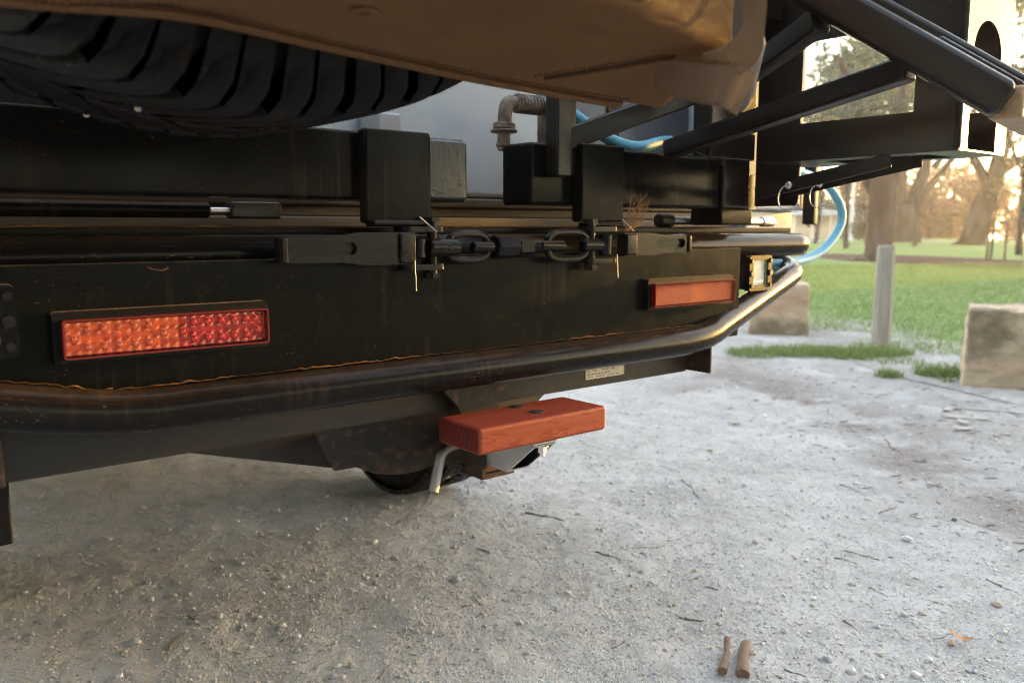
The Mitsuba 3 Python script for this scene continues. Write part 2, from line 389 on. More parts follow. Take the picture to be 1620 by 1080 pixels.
scene['lawn_mat'] = bump(pr(proc(lawn_fn), 0.95, 0.1), lambda p, n, uv: 0.02 * noise(p.x * 50, p.y * 50, 0), 0.004)
scene['mulch_mat'] = bump(pr(proc(lambda p, n, uv: mix((0.085, 0.05, 0.04), (0.04, 0.027, 0.024), fbm(p.x * 6, p.y * 6, 0, 4))), 0.95, 0.1), lambda p, n, uv: 0.03 * noise(p.x * 20, p.y * 20, 0), 0.01)
scene['path_mat'] = pr((0.30, 0.29, 0.29), 0.9, 0.2)


# ------------------------------------------------------------------ the ground
def ground_z(x, y):
    p = np.stack([x, y, np.zeros_like(x)], -1)
    near = np.exp(-np.maximum(np.hypot(x - 1.5, y - 1.5) - 5, 0) / 4)
    h = 0.030 * (meshkit.fbm(p * 2.3, 3, 3) - 0.5) + 0.010 * (meshkit.fbm(p * 10, 3, 5) - 0.5) + 0.0052 * (meshkit.fbm(p * 38, 3, 9) - 0.5)
    s = (x - LX) * 0.866 - (y - LY) * 0.5
    k = np.clip((-0.1 - s) / 0.5, 0, 1)
    return h * near * k


def axis(lo, hi, step, far):
    mid = np.arange(lo, hi + step / 2, step)
    out, d = [], step
    while sum(out) < far:
        d *= 1.28
        out.append(d)
    g = np.cumsum(out)
    return np.r_[lo - g[::-1], mid, hi + g]


gx, gy = axis(0.1, 4.3, 0.0105, 190), axis(0.45, 3.5, 0.0105, 190)
X, Y = np.meshgrid(gx, gy, indexing='ij')
V = np.stack([X, Y, ground_z(X, Y)], -1).reshape(-1, 3)
ny = len(gy)
I = (np.arange(len(gx) - 1)[:, None] * ny + np.arange(ny - 1)[None]).ravel()
F = np.vstack([np.stack([I, I + ny, I + ny + 1], 1), np.stack([I, I + ny + 1, I + 1], 1)])
add('gravel_ground', trimesh.Trimesh(V, F, process=False), 'gravel_mat', smooth=True, kind='structure', label='pale sandy gravel car park ground with grit and leaf litter', cat='ground')


def sheet(poly, z, cell):
    """A flat sheet with the outline, cut into triangles no longer than cell."""
    m = trimesh.creation.extrude_polygon(poly, 0.01, engine='earcut')
    top = np.isclose(m.vertices[m.faces][:, :, 2], 0.01).all(1)
    v = np.array(m.vertices)
    v[:, 2] = z
    t = trimesh.Trimesh(v, m.faces[top])
    if cell:
        v, f = trimesh.remesh.subdivide_to_size(t.vertices, t.faces, cell, max_iter=14)
        t = trimesh.Trimesh(v, f)
    return t


def line(s, t):
    """A point s metres beyond the block row and t metres along it."""
    return (LX + 0.866 * s + 0.5 * t, LY - 0.5 * s + 0.866 * t)


r2 = np.random.default_rng(21)
ts = np.arange(-40, 130, 0.35)
edge = [line(-0.12 + 0.28 * (meshkit.fbm(np.array([t * 0.9, 0.3, 0]), 3, 4) - 0.5) * 3, t) for t in ts]
lawn_poly = sg.Polygon(edge + [line(150, 130), line(150, -40)]).buffer(0)
add('lawn', sheet(lawn_poly, 0.004, 0), 'lawn_mat', smooth=True, kind='structure', label='mown green lawn beyond the row of stone blocks', cat='grass')
bed = [(27.4, 17.6), (25.6, 15.6), (23.2, 12.6), (22.0, 9.6), (21.2, 7.0), (20.4, 3.0), (23.5, 1.5), (25.4, 6.0), (27.0, 9.2), (28.6, 11.6), (29.6, 14.6), (29.0, 17.4)]
bed = sg.Polygon(smooth_path(bed + bed[:1], 60)).buffer(0)
add('mulch_bed', sheet(bed, 0.012, 0), 'mulch_mat', smooth=True, kind='structure', label='long brown mulch bed across the lawn', cat='garden bed')
add('footpath', sheet(sg.Polygon([(52, 44), (66, 26.5), (68, 27.5), (54, 46)]), 0.012, 0), 'path_mat', smooth=False, kind='structure', label='grey strip of path at the far edge of the lawn', cat='path')
add('lake', sheet(sg.Polygon([(70, 29.6), (64, 15), (60, -60), (190, -60), (190, 100), (118, 49.0)]), 0.016, 0), 'lake_water', smooth=False, kind='structure', label='bright stretch of water seen beyond the park trees', cat='lake')

# ------------------------------------------------------------------ the vehicle
VEH = thing('off_road_vehicle', 'rear of a black off-road vehicle with a heavy dusty steel bumper and swing-out arms', 'vehicle')


def vp(name, mesh, mat, parent=None, label=None, smooth=30, kind=None):
    return add(name, mesh, mat, parent or VEH, smooth, label=label, kind=kind)


# body behind the bumper: hides the underside and carries the door
vp('body', [box(-0.02, 1.98, 1.52, 5.6, 0.66, 1.0, 0.02), box(-0.02, 1.98, 1.56, 5.6, 1.0, 2.0, 0.04), box(0.25, 1.7, 1.5, 5.4, 0.60, 0.68, 0.02), box(0.3, 1.65, 1.7, 2.2, 0.545, 0.6, 0.02), box(0.2, 1.6, 2.95, 5.3, 0.42, 0.6, 0.03)], 'black_hollow')
vp('door_sill', [box(-0.1, 1.98, 1.45, 1.53, 0.951, 0.972, 0.004), box(-0.1, 1.98, 1.465, 1.53, 0.972, 0.992, 0.003), box(-0.1, 1.98, 1.455, 1.53, 0.992, 1.012, 0.004)], 'sill_dust', label='brown dusty door sill behind the bumper')
vp('rear_door', [box(0.55, 1.30, 1.47, 1.55, 1.014, 1.6, 0.012)], 'white_paint', label='pale grey rear door panel')
vp('rear_panel', [box(1.306, 1.83, 1.485, 1.55, 1.014, 1.6, 0.01)], 'grey_panel', label='dark grey rear panel beside the blue hose')
vp('door_edge', box(1.833, 1.90, 1.47, 1.55, 1.0, 1.6, 0.008), 'white_paint')
vp('panel_strap', box(1.515, 1.555, 1.478, 1.486, 1.02, 1.6, 0.002), 'black_plastic')
vp('body_corner', [box(1.99, 2.27, 1.40, 1.6, 1.0, 1.062, 0.008), box(2.02, 2.25, 1.43, 1.6, 0.945, 0.999, 0.006)], 'white_paint', label='pale body corner catching the low sun')
vp('corner_post', [box(2.245, 2.268, 1.36, 1.398, 0.96, 1.14, 0.004)], 'satin_black')
vp('door_handle', [box(0.828, 0.882, 1.40, 1.47, 1.112, 1.165, 0.006)], 'grey_powder')

# bumper plate, deck and tubes
vp('bumper_plate', [box(0.10, 1.665, 1.19, 1.205, 0.70, 0.905, 0.002)], 'plate_paint', label='flat dusty black steel face of the bumper')
vp('bumper_deck', [box(-0.05, 2.0, 1.275, 1.449, 0.938, 0.951, 0.002)], 'plate_paint', label='flat black deck along the top of the bumper')
main = fillet([(-0.12, 1.145, 0.795), (0.295, 1.165, 0.708), (1.497, 1.165, 0.707), (2.11, 1.325, 0.832), (2.16, 1.44, 0.86), (2.16, 1.62, 0.87)], 0.075, 9)
vp('lower_tube', sweep(main, 0.0298, 28), 'tube_paint', label='black bumper tube, kinked at both ends')
upper = fillet([(-0.2, 1.40, 0.912), (-0.06, 1.26, 0.912), (2.02, 1.26, 0.908), (2.075, 1.31, 0.908), (2.09, 1.6, 0.908)], 0.06, 9)
vp('upper_tube', sweep(upper, 0.0295, 28), 'tube_paint', label='straight black tube along the top of the bumper')


def crust(pts, r, seed):
    p = np.array(pts, float)
    s = np.r_[0, np.cumsum(np.linalg.norm(np.diff(p, axis=0), axis=1))]
    q = np.arange(0, s[-1], 0.004)
    p = np.stack([np.interp(q, s, p[:, k]) for k in range(3)], 1)
    n = meshkit.fbm(np.stack([q * 90, q * 0 + seed, q * 0], 1), 3, seed)
    n2 = meshkit.fbm(np.stack([q * 14, q * 0 + seed, q * 0], 1), 2, seed + 2)
    p[:, 2] += (n - 0.5) * r * 1.4
    return sweep(p, 0.33 * r * (0.15 + 1.2 * n * np.clip(n2 * 3.4 - 1.2, 0.12, 1.5)), 6)


vp('dust_line', crust([(0.29, 1.186, 0.738), (0.8, 1.186, 0.7375), (1.50, 1.186, 0.737)], 0.0032, 3), 'dust_crust', label='line of orange dust along the top of the lower tube')
vp('dust_line', crust([(-0.08, 1.168, 0.818), (0.1, 1.176, 0.780), (0.22, 1.183, 0.754), (0.295, 1.186, 0.738)], 0.0042, 5), 'dust_crust')
vp('dust_line', crust([(-0.03, 1.277, 0.9525), (0.45, 1.277, 0.9525), (1.3, 1.277, 0.9525)], 0.0030, 8), 'dust_crust')
vp('dust_line', crust([(0.345, 1.189, 0.8985), (0.363, 1.189, 0.893), (0.375, 1.189, 0.897)], 0.003, 23), 'dust_crust')
vp('skirt_plate', [extr([(0.165, 0.625), (1.527, 0.625), (1.527, 0.72), (0.165, 0.72)], 'xz', 1.23, 0.008)], 'skirt_steel', label='lower steel skirt plate under the bumper tube')
vp('skirt_flange', [box(1.527, 1.535, 1.163, 1.30, 0.628, 0.70, 0.002)], 'rust_steel', label='rusty end flange of the skirt')
vp('skirt_flange', [box(0.152, 0.163, 1.195, 1.24, 0.628, 0.70, 0.003)], 'rust_steel')
st = vp('data_sticker', [extr(sg.box(1.205, 0.641, 1.319, 0.676), 'xz', 1.2285, 0.0012)], 'sticker', label='small worn cream data sticker with faint print')
pr_ = []
r3 = np.random.default_rng(5)
for row, z in enumerate((0.667, 0.6585, 0.651, 0.6455)):
    x = 1.21
    while x < (1.272 if row < 3 else 1.30):
        w = 0.002 + 0.005 * r3.random()
        if r3.random() > (0.55 if row == 0 else 0.2):
            pr_.append(box(x, x + w, 1.2280, 1.2286, z - 0.0011, z + 0.0011, 0.0001))
        x += w + 0.0018
add('printed_line', pr_, 'ink', st, False, kind='stuff')
lg = meshkit.text_mesh('1', 0.010, 0.0006, True)
lg2 = meshkit.text_mesh('JOES', 0.008, 0.0006, True)
parts_ = []
for m_, x_, z_ in ((lg, 1.280, 0.657), (lg2, 1.2885, 0.661)):
    v = np.array(m_.vertices)
    parts_.append(trimesh.Trimesh(np.stack([v[:, 0] + x_, 1.2285 - v[:, 2], v[:, 1] + z_], 1), m_.faces, process=False))
add('printed_mark', parts_, 'ink', st, False)


# tail lights
def tail_light(x0, x1, left, label):
    t = key_for('tail_light', VEH)
    note(t, label)
    z0, z1 = 0.786, 0.836
    frame_p = rrect(x0 - 0.009, x1 + 0.004, z0 - 0.006, z1 + 0.010, 0.006).difference(sg.box(x0, z0, x1, z1))
    add('bezel', [extr(frame_p, 'xz', 1.174, 0.016)], 'bezel_plastic', t, label='dusty black plastic surround')
    xm = x0 + (x1 - x0) * (0.535 if left else 0.47)
    kinds = ('amber', 'red') if left else ('red', 'amber')
    bk = 'reflector_' if left else 'honeycomb_'
    for (a, b), k in zip(((x0 + 0.004, xm), (xm, x1 - 0.004)), kinds):
        add(f'{k}_reflector', [box(a, b, 1.170, 1.189, z0 + 0.004, z1 - 0.004, 0.0005)], bk + k, t, label=f'{k} half of the light')
    if left:
        pos = [(x, z) for z in (0.8, 0.823) for x in (0.262, 0.281, 0.300, 0.319, 0.337)] + [(0.246, 0.811), (0.356, 0.811)] \
            + [(x, z) for z in (0.8, 0.823) for x in (0.396, 0.415, 0.434, 0.452, 0.470)] + [(0.381, 0.811), (0.486, 0.806), (0.483, 0.822)]
        for x, z in pos:
            ring = trimesh.creation.icosphere(subdivisions=1, radius=1.0)
            v = np.array(ring.vertices) * [0.0052, 0.0042, 0.0058] + [x, 1.170, z]
            add('led', [trimesh.Trimesh(v, ring.faces, process=False), bar((x - 0.005, 1.1675, z + 0.006), (x + 0.005, 1.1675, z + 0.003), 0.002, 0.002, 0.0004), bar((x + 0.002, 1.167, z - 0.005), (x + 0.006, 1.167, z + 0.004), 0.002, 0.002, 0.0004)],
                'led_dome' if x < xm else 'led_dome_red', t, True)
    rim = rrect(x0, x1, z0, z1, 0.004).difference(rrect(x0 + 0.0024, x1 - 0.0024, z0 + 0.0024, z1 - 0.0024, 0.003))
    add('lens_rim', [extr(rim, 'xz', 1.1615, 0.026)], 'cover_red', t)
    add('lens', extr(rrect(x0 + 0.0036, x1 - 0.0036, z0 + 0.0036, z1 - 0.0036, 0.003), 'xz', 1.1625, 0.0012).slice_plane([0, 1.1630, 0], [0, -1, 0]), 'cover_tint', t, False)


tail_light(0.2315, 0.5008, True, 'long left tail light, amber half left of the red half')
tail_light(1.338, 1.612, False, 'right tail light, red half left of the amber half')

# lower bracketry, receiver
vp('cross_member', [extr([(0.42, 0.70), (0.44, 0.588), (0.7304, 0.506), (0.92, 0.50), (1.15, 0.53), (1.3, 0.64), (1.3, 0.70)], 'xz', 1.38, 0.03)], 'skirt_steel')
vp('gusset_plate', [extr([(0.60, 0.66), (0.66, 0.5385), (0.70, 0.5375), (0.733, 0.5215), (0.765, 0.512), (0.80, 0.507), (0.835, 0.508), (0.868, 0.513), (0.895, 0.535), (0.895, 0.66)], 'xz', 1.28, 0.008)], 'rust_steel', label='rusty tow bar gusset with a curved lower edge')
vp('rust_edge', crust([(0.67, 1.279, 0.5395), (0.70, 1.279, 0.5385), (0.733, 1.279, 0.522), (0.765, 1.279, 0.5128), (0.80, 1.279, 0.508), (0.835, 1.279, 0.509)], 0.002, 31), 'rust_edge')
vp('tow_tongue', [extr([(0.832, 0.69), (0.835, 0.664), (0.850, 0.650), (0.862, 0.636), (0.869, 0.622), (0.872, 0.604), (0.952, 0.604), (0.955, 0.627), (0.962, 0.648), (0.969, 0.662), (0.969, 0.69)], 'xz', 1.2, 0.010)], 'rust_steel', label='brown steel tongue above the wooden step')
outer = sg.box(0.9045, 0.497, 0.9795, 0.603)
hole = sg.box(0.9135, 0.506, 0.9705, 0.594)
vp('receiver_sleeve', [extr(sg.box(0.9138, 0.5063, 0.9702, 0.5937).difference(sg.box(0.9168, 0.5215, 0.9672, 0.5840)), 'xz', 1.196, 0.3)], 'rust_edge')
vp('tow_receiver', [extr(outer.difference(hole), 'xz', 1.186, 0.30)], 'rust_steel', label='rusty square tow bar receiver tube', smooth=20)

# mud flap and far wheel
vp('mudflap', [box(0.0, 0.222, 1.60, 1.615, 0.42, 0.60, 0.004)], 'rubber')


def tyre_profile(y0, y1, R, bore=0.215):
    w = y1 - y0
    return [(y0 + 0.05 * w, bore), (y0 + 0.0, bore + 0.05), (y0 - 0.012, bore + 0.09), (y0 - 0.006, R - 0.055), (y0 + 0.012, R - 0.026), (y0 + 0.03, R - 0.016), (y0 + 0.3 * w, R - 0.0135),
            (y1 - 0.3 * w, R - 0.0135), (y1 - 0.03, R - 0.016), (y1 - 0.012, R - 0.026), (y1 + 0.006, R - 0.055), (y1 + 0.012, bore + 0.09), (y1, bore + 0.05), (y1 - 0.05 * w, bore)]


def tread_block(cx, cz, R, poly, depth=0.014, taper=0.0022):
    """A block of tread: poly [(angle, y)] in order, laid on the tyre and raised."""
    poly = np.array(poly, float)
    n = len(poly)
    c = poly.mean(0)
    a_top = c + (poly - c) * 0.93
    v = []
    for q, rr in ((poly, R - depth - 0.001), (poly, R - 0.003), (a_top, R)):
        ys = q[:, 1]
        drop = np.clip(np.abs(ys - YC) - 0.09, 0, 1) ** 2 * 3.2 + 32 * np.clip(np.abs(ys - YC) - 0.128, 0, 1) ** 2
        r = rr - drop
        v.append(np.stack([cx + np.sin(q[:, 0]) * r, ys, cz - np.cos(q[:, 0]) * r], 1))
    v = np.vstack(v)
    f = []
    for k in range(2):
        for i in range(n):
            a, b = k * n + i, k * n + (i + 1) % n
            f += [[a, b, b + n], [a, b + n, a + n]]
    # cap by fan, in order
    cc = len(v)
    top = v[2 * n:].mean(0)
    v = np.vstack([v, top])
    for i in range(n):
        f.append([2 * n + i, 2 * n + (i + 1) % n, cc])
    m = trimesh.Trimesh(v, f, process=False)
    # outwards
    d = m.triangles_center - np.array([cx, 0, cz])
    if ((m.face_normals * (m.triangles_center - v.mean(0))).sum(1)).sum() < 0:
        m.invert()
    return m


def tread(cx, cz, R, y0, y1, pitches=34, only=None):
    """[(angle, mesh)] of the blocks: two shoulder rows and two middle rows with curved slots."""
    w = y1 - y0
    p = 2 * math.pi / pitches
    out = []

    def curve(y):                # slots sweep backwards towards the middle
        s = abs(y - YC) / (w / 2)
        return -0.20 * max(1 - s, 0.0) ** 1.4

    for k in range(pitches):
        for side in (-1, 1):
            off = k * p + (0 if side < 0 else p * 0.5)
            for (s0, s1, gap, odd) in (((0.06, 1.17, 0.17, 0),) if side < 0 else ((0.55, 1.0, 0.16, 0), (0.04, 0.47, 0.12, 1))):
                for half in ((0.0, 0.46), (0.54, 1.0)) if not odd else ((0.0, 1.0),):
                    ss = np.linspace(s0, s1, 9)
                    g = gap * p
                    lo = [(off + curve(YC + side * s * w / 2) + half[0] * (p - g) + g / 2 * 0, YC + side * s * w / 2) for s in ss]
                    hi = [(off + curve(YC + side * s * w / 2) + half[1] * (p - g), YC + side * s * w / 2) for s in ss]
                    poly = lo + hi[::-1]
                    if odd:
                        poly = [(a + 0.02 * math.sin(k), y) for a, y in poly]
                    ang = (np.mean([a for a, _ in poly]) + math.pi) % (2 * math.pi) - math.pi
                    if only is None or only[0] < ang < only[1]:
                        out.append((ang, tread_block(cx, cz, R, poly)))
    return out


YC = 2.62
WH = key_for('wheel', VEH)
add('tyre', [revolve_y(tyre_profile(2.5, 2.74, 0.385), 1.66, 0.382, 56)] if False else [revolve_y([(q[0] - YC, q[1]) for q in tyre_profile(2.5, 2.74, 0.385)], 0, 0, 56).apply_transform(trimesh.transformations.rotation_matrix(math.pi / 2, [0, 0, 1])).apply_translation([1.66, 2.60, 0.382])], 'rubber', WH, label='rear tyre of the vehicle, dark under the body')
tb = tread(0, 0, 0.385, 2.5, 2.74, 34)
R90 = trimesh.transformations.rotation_matrix(math.pi / 2, [0, 0, 1])
add('tyre', revolve_y([(q[0] - YC, q[1]) for q in tyre_profile(2.5, 2.74, 0.385)], 0, 0, 48).apply_transform(R90).apply_translation([0.12, 2.60, 0.382]), 'rubber', key_for('wheel', VEH))
add('tread', [m.apply_translation([0, -YC, 0]).apply_transform(R90).apply_translation([1.66, 2.60, 0.382]) for _, m in tb], 'rubber', WH, kind='stuff')
YC = -0.12 + 0.24
vp('shade_sill', box(-0.03, 0.06, 1.75, 5.2, 0.36, 0.60, 0.02), 'black_hollow')  # this and the next: unseen boxes added to cut side light below the body
vp('shade_sill', box(1.90, 1.98, 2.95, 5.2, 0.36, 0.60, 0.02), 'black_hollow')
vp('axle', cyl((0.2, 2.6, 0.4), (1.6, 2.6, 0.4), 0.055, 16), 'rust_steel')

# swing arms
ARM = vp('swing_arm', [box(-0.5, 0.80, 1.222, 1.305, 0.995, 1.104, 0.006)], 'black_paint', label='left swing-out arm that carries the spare wheel')
add('end_cap', [box(0.8135, 0.9035, 1.219, 1.300, 0.995, 1.1025, 0.009)], 'hammered_black', ARM, label='hammered black end of the left arm')
add('bracket', [box(0.684, 0.808, 1.196, 1.221, 0.958, 1.1065, 0.004)], 'black_paint', ARM, label='tall black bracket plate on the left arm')
add('weld_bead', [crust([(0.812, 1.205, 1.10), (0.812, 1.205, 0.962)], 0.004, 61)], 'black_paint', ARM)
ARM2 = vp('swing_arm', [box(1.0305, 1.595, 1.202, 1.287, 0.993, 1.107, 0.007)], 'black_paint', label='right swing-out arm below the blue hose')
add('bracket', [box(1.134, 1.25, 1.172, 1.2015, 0.962, 1.109, 0.004)], 'plate_paint', ARM2, label='tall dusty bracket plate on the right arm')
add('weld_bead', [crust([(1.597, 1.205, 1.10), (1.597, 1.205, 1.0)], 0.005, 67), crust([(1.255, 1.2, 1.108), (1.44, 1.2, 1.1085)], 0.0028, 69)], 'black_paint', ARM2)
add('upright', [box(1.066, 1.10, 1.165, 1.201, 1.045, 1.40, 0.003), box(1.104, 1.136, 1.19, 1.2015, 1.05, 1.40, 0.003)], 'satin_black', ARM2)
add('brace', [bar((1.10, 1.21, 1.108), (1.42, 1.13, 1.225), 0.03, 0.042)], 'satin_black', ARM2)
PST = vp('hinge_post', [box(1.60, 1.70, 1.195, 1.29, 0.995, 1.62, 0.006)], 'satin_black', label='black upright post at the hinge of the right arm')
add('hinge_plate', [box(1.702, 1.732, 1.20, 1.27, 0.99, 1.075, 0.003)], 'satin_black', PST)
add('hinge_block', [box(1.60, 1.72, 1.20, 1.29, 0.957, 0.9945, 0.005)], 'plate_paint', PST)
vp('guard_plate', [box(1.735, 1.99, 1.30, 1.31, 1.07, 1.62, 0.003)], 'satin_black')
vp('shade_panel', [box(1.96, 1.985, 1.312, 1.47, 1.064, 1.62, 0.003)], 'satin_black')  # added to keep the low sun off the rear door

# gas struts
g1 = vp('gas_strut', [cyl((-0.2, 1.34, 0.978), (0.485, 1.34, 0.978), 0.0125, 18, 0.002)], 'black_paint')
add('rod', cyl((0.485, 1.34, 0.978), (0.52, 1.34, 0.978), 0.005, 12), 'zinc', g1)
add('end_socket', [box(0.517, 0.60, 1.325, 1.355, 0.965, 0.992, 0.004)], 'black_plastic', g1)
g2 = vp('gas_strut', [cyl((1.50, 1.30, 0.968), (1.545, 1.30, 0.968), 0.016, 16, 0.003)], 'black_plastic')
add('rod', cyl((1.545, 1.30, 0.968), (1.90, 1.30, 0.9665), 0.0095, 16), 'zinc', g2, label='shiny steel rod of the right gas strut')
add('end_socket', [cyl((1.90, 1.30, 0.9665), (1.95, 1.30, 0.9665), 0.013, 14, 0.002)], 'zinc', g2)


# over-centre latches
def handle(x_tip, x_base, zc, y, tall_base=0.024, tall_tip=0.019):
    """A cast latch handle, tapering to the tip, with a long finger slot."""
    s = 1 if x_tip > x_base else -1
    L = abs(x_tip - x_base)
    pts = [(0, -tall_base), (0, tall_base), (0.08 * L / 0.2, tall_base), (0.11 * L / 0.2, tall_tip), (L, tall_tip * 0.92), (L, -tall_tip * 0.92), (0.11 * L / 0.2, -tall_tip), (0.08 * L / 0.2, -tall_base)]
    poly = sg.Polygon([(x_base + s * a, zc + b) for a, b in pts]).buffer(0.0015)
    slot = sg.LineString([(x_base + s * (0.50 * L), zc + 0.001), (x_base + s * (0.86 * L), zc + 0.001)]).buffer(0.0095)
    back = extr(poly, 'xz', y + 0.008, 0.012)
    front = extr(poly.difference(slot), 'xz', y, 0.009)
    lip = box(min(x_base, x_base + s * 0.03), max(x_base, x_base + s * 0.03), y - 0.006, y + 0.02, zc - tall_base, zc + tall_base, 0.003)
    end = box(min(x_tip - s * 0.010, x_tip), max(x_tip - s * 0.010, x_tip), y - 0.004, y + 0.018, zc - tall_tip, zc + tall_tip, 0.002)
    return [back, front, lip, end]


def chain_link(cx, zc, y, lx, lz, r):
    t = np.linspace(0, 2 * np.pi, 33)
    e = 3.2
    px = np.sign(np.cos(t)) * np.abs(np.cos(t)) ** (2 / e) * lx
    pz = np.sign(np.sin(t)) * np.abs(np.sin(t)) ** (2 / e) * lz
    return sweep(np.stack([cx + px, y + 0 * px, zc + pz], 1), r, 10)


LT = thing('tension_latch', 'black over-centre tension latch with long slotted handle, fixed to the left arm', 'latch', 'latches that join the two swing arms')
YL = 1.163
add('handle', handle(0.523, 0.752, 0.918, YL), 'cast_black', LT, label='long cast handle with an oval finger slot')
for z in (0.944, 0.882):
    add('clevis_plate', extr(rrect(0.735, 0.815, YL + 0.0, YL + 0.045, 0.012), 'xy', z, 0.009), 'cast_black', LT)
add('mounting_ear', box(0.69, 0.80, YL + 0.02, YL + 0.05, 0.953, 0.963, 0.003), 'cast_black', LT)
add('pivot_bolt', [cyl((0.798, YL + 0.018, 0.868), (0.798, YL + 0.018, 0.965), 0.0085, 16, 0.001), cyl((0.798, YL + 0.018, 0.961), (0.798, YL + 0.018, 0.968), 0.014, 6), cyl((0.798, YL + 0.018, 0.868), (0.798, YL + 0.018, 0.876), 0.013, 6)], 'cast_black', LT)
add('roller', [cyl((0.770, YL + 0.016, 0.901), (0.770, YL + 0.016, 0.934), 0.012, 18, 0.002)], 'cast_black', LT)
add('eye_link', [cyl((0.785, YL + 0.012, 0.918), (0.845, YL + 0.012, 0.918), 0.0155, 18, 0.003), chain_link(0.868, 0.918, YL + 0.012, 0.042, 0.0225, 0.0065), cyl((0.822, YL - 0.004, 0.918), (0.822, YL + 0.0, 0.918), 0.004, 10)], 'cast_black', LT)
add('hook_bolt', [cyl((0.875, YL + 0.01, 0.918), (0.920, YL + 0.01, 0.918), 0.0095, 14, 0.002)], 'cast_black', LT, label='worn hook bolt with paint rubbed off')
LT2 = thing('tension_latch', 'black over-centre tension latch with short slotted handle, fixed to the right arm', 'latch', 'latches that join the two swing arms')
YR = 1.150
add('handle', handle(1.432, 1.232, 0.918, YR, 0.021, 0.0175), 'cast_black', LT2, label='short handle with its end lit by the sun')
for z in (0.944, 0.884):
    add('clevis_plate', extr(rrect(1.135, 1.215, YR, YR + 0.045, 0.012), 'xy', z, 0.009), 'cast_black', LT2)
add('mounting_ear', box(1.15, 1.25, YR + 0.02, YR + 0.05, 0.953, 0.961, 0.003), 'cast_black', LT2)
add('pivot_bolt', [cyl((1.155, YR + 0.018, 0.872), (1.155, YR + 0.018, 0.964), 0.0085, 16, 0.001), cyl((1.155, YR + 0.018, 0.957), (1.155, YR + 0.018, 0.967), 0.014, 6), cyl((1.155, YR + 0.018, 0.870), (1.155, YR + 0.018, 0.88), 0.014, 6)], 'cast_black', LT2)
add('roller', [cyl((1.19, YR + 0.014, 0.898), (1.19, YR + 0.014, 0.938), 0.0135, 18, 0.002)], 'cast_black', LT2)
add('eye_link', [cyl((1.125, YR + 0.012, 0.918), (1.178, YR + 0.012, 0.918), 0.012, 18, 0.003), chain_link(1.090, 0.918, YR + 0.014, 0.050, 0.0255, 0.0065)], 'cast_black', LT2)
add('hook_bolt', [cyl((1.02, YR + 0.012, 0.918), (1.078, YR + 0.012, 0.918), 0.010, 14, 0.002)], 'cast_black', LT2)
TB = thing('turnbuckle', 'dark threaded coupling barrel between the two latches', 'coupling')
add('barrel', [cyl((0.925, YL + 0.014, 0.918), (0.972, YL + 0.012, 0.918), 0.0215, 8, 0.002)], 'cast_black', TB)
add('lock_nut', [cyl((0.9735, YL + 0.012, 0.918), (1.005, YL + 0.010, 0.918), 0.0205, 6, 0.002)], 'cast_black', TB)
add('threaded_end', [cyl((1.005, YL + 0.010, 0.918), (1.032, YL + 0.004, 0.918), 0.013, 14, 0.002)], 'cast_black', TB)


def hairpin(x, y, z0, z1, label):
    t = thing('retaining_pin', label, 'pin', 'thin wire retaining pins in the latches')
    add('tail', sweep([(x, y, z0), (x + 0.002, y - 0.001, z1)], 0.0012, 8), 'galvanised', t)
    add('head', sweep([(x + 0.008, y - 0.004, 0.968), (x + 0.040, y - 0.006, 0.944)], 0.0011, 8), 'galvanised', t)


hairpin(0.748, 1.158, 0.90, 0.849, 'thin bright wire pin hanging under the left latch handle')
hairpin(1.205, 1.146, 0.90, 0.854, 'thin bright wire pin hanging under the right latch handle')


# work lights
def work_light(cx, cy, cz, label, yaw=0.0, side=1):
    t = thing('work_light', label, 'lamp', 'square work lights on the bumper ends')
    M = trimesh.transformations.translation_matrix([cx, cy, cz]) @ trimesh.transformations.rotation_matrix(yaw, [0, 0, 1])
    ms = dict(
        housing=([box(-0.052, 0.052, 0.0, 0.055, -0.04, 0.04, 0.008)] + [box(-0.05, 0.05, 0.055, 0.075, z - 0.002, z + 0.002, 0.001) for z in (-0.03, -0.018, -0.006, 0.006, 0.018, 0.03)], 'satin_black'),
        bezel=([extr(rrect(-0.055, 0.055, -0.043, 0.043, 0.009).difference(rrect(-0.036, 0.036, -0.031, 0.031, 0.008)), 'xz', -0.012, 0.014)], 'bezel_plastic'),
        reflector=([box(-0.036, 0.036, -0.001, 0.004, -0.031, 0.031, 0.001), box(-0.030, 0.030, -0.004, 0.0, -0.026, -0.02, 0.002)], 'lamp_reflector'),
        emitter=([box(-0.026, 0.014, -0.003, 0.0, -0.018, 0.022, 0.001)], 'lamp_phosphor'))
    for k, (m, mat) in ms.items():
        m = join(m)
        m.apply_transform(M)
        add(k, m, mat, t)
    g = lens_quad((-0.036, -0.010, -0.031), (0.036, -0.010, -0.031), (0.036, -0.010, 0.031), (-0.036, -0.010, 0.031))
    g.apply_transform(M)
    add('glass', g, 'clear_glass', t, False)
    for x in (-0.046, 0.046):
        for z in (-0.03, 0.0, 0.03):
            m = cyl((x, -0.016, z), (x, -0.010, z), 0.0055 if z else 0.0075, 8)
            m.apply_transform(M)
            add('screw', m, 'satin_black', t)


work_light(1.795, 1.235, 0.841, 'small square work light at the right end of the bumper', math.radians(6))
work_light(0.126, 1.150, 0.842, 'square work light cut by the left edge of the photo', math.radians(-6))

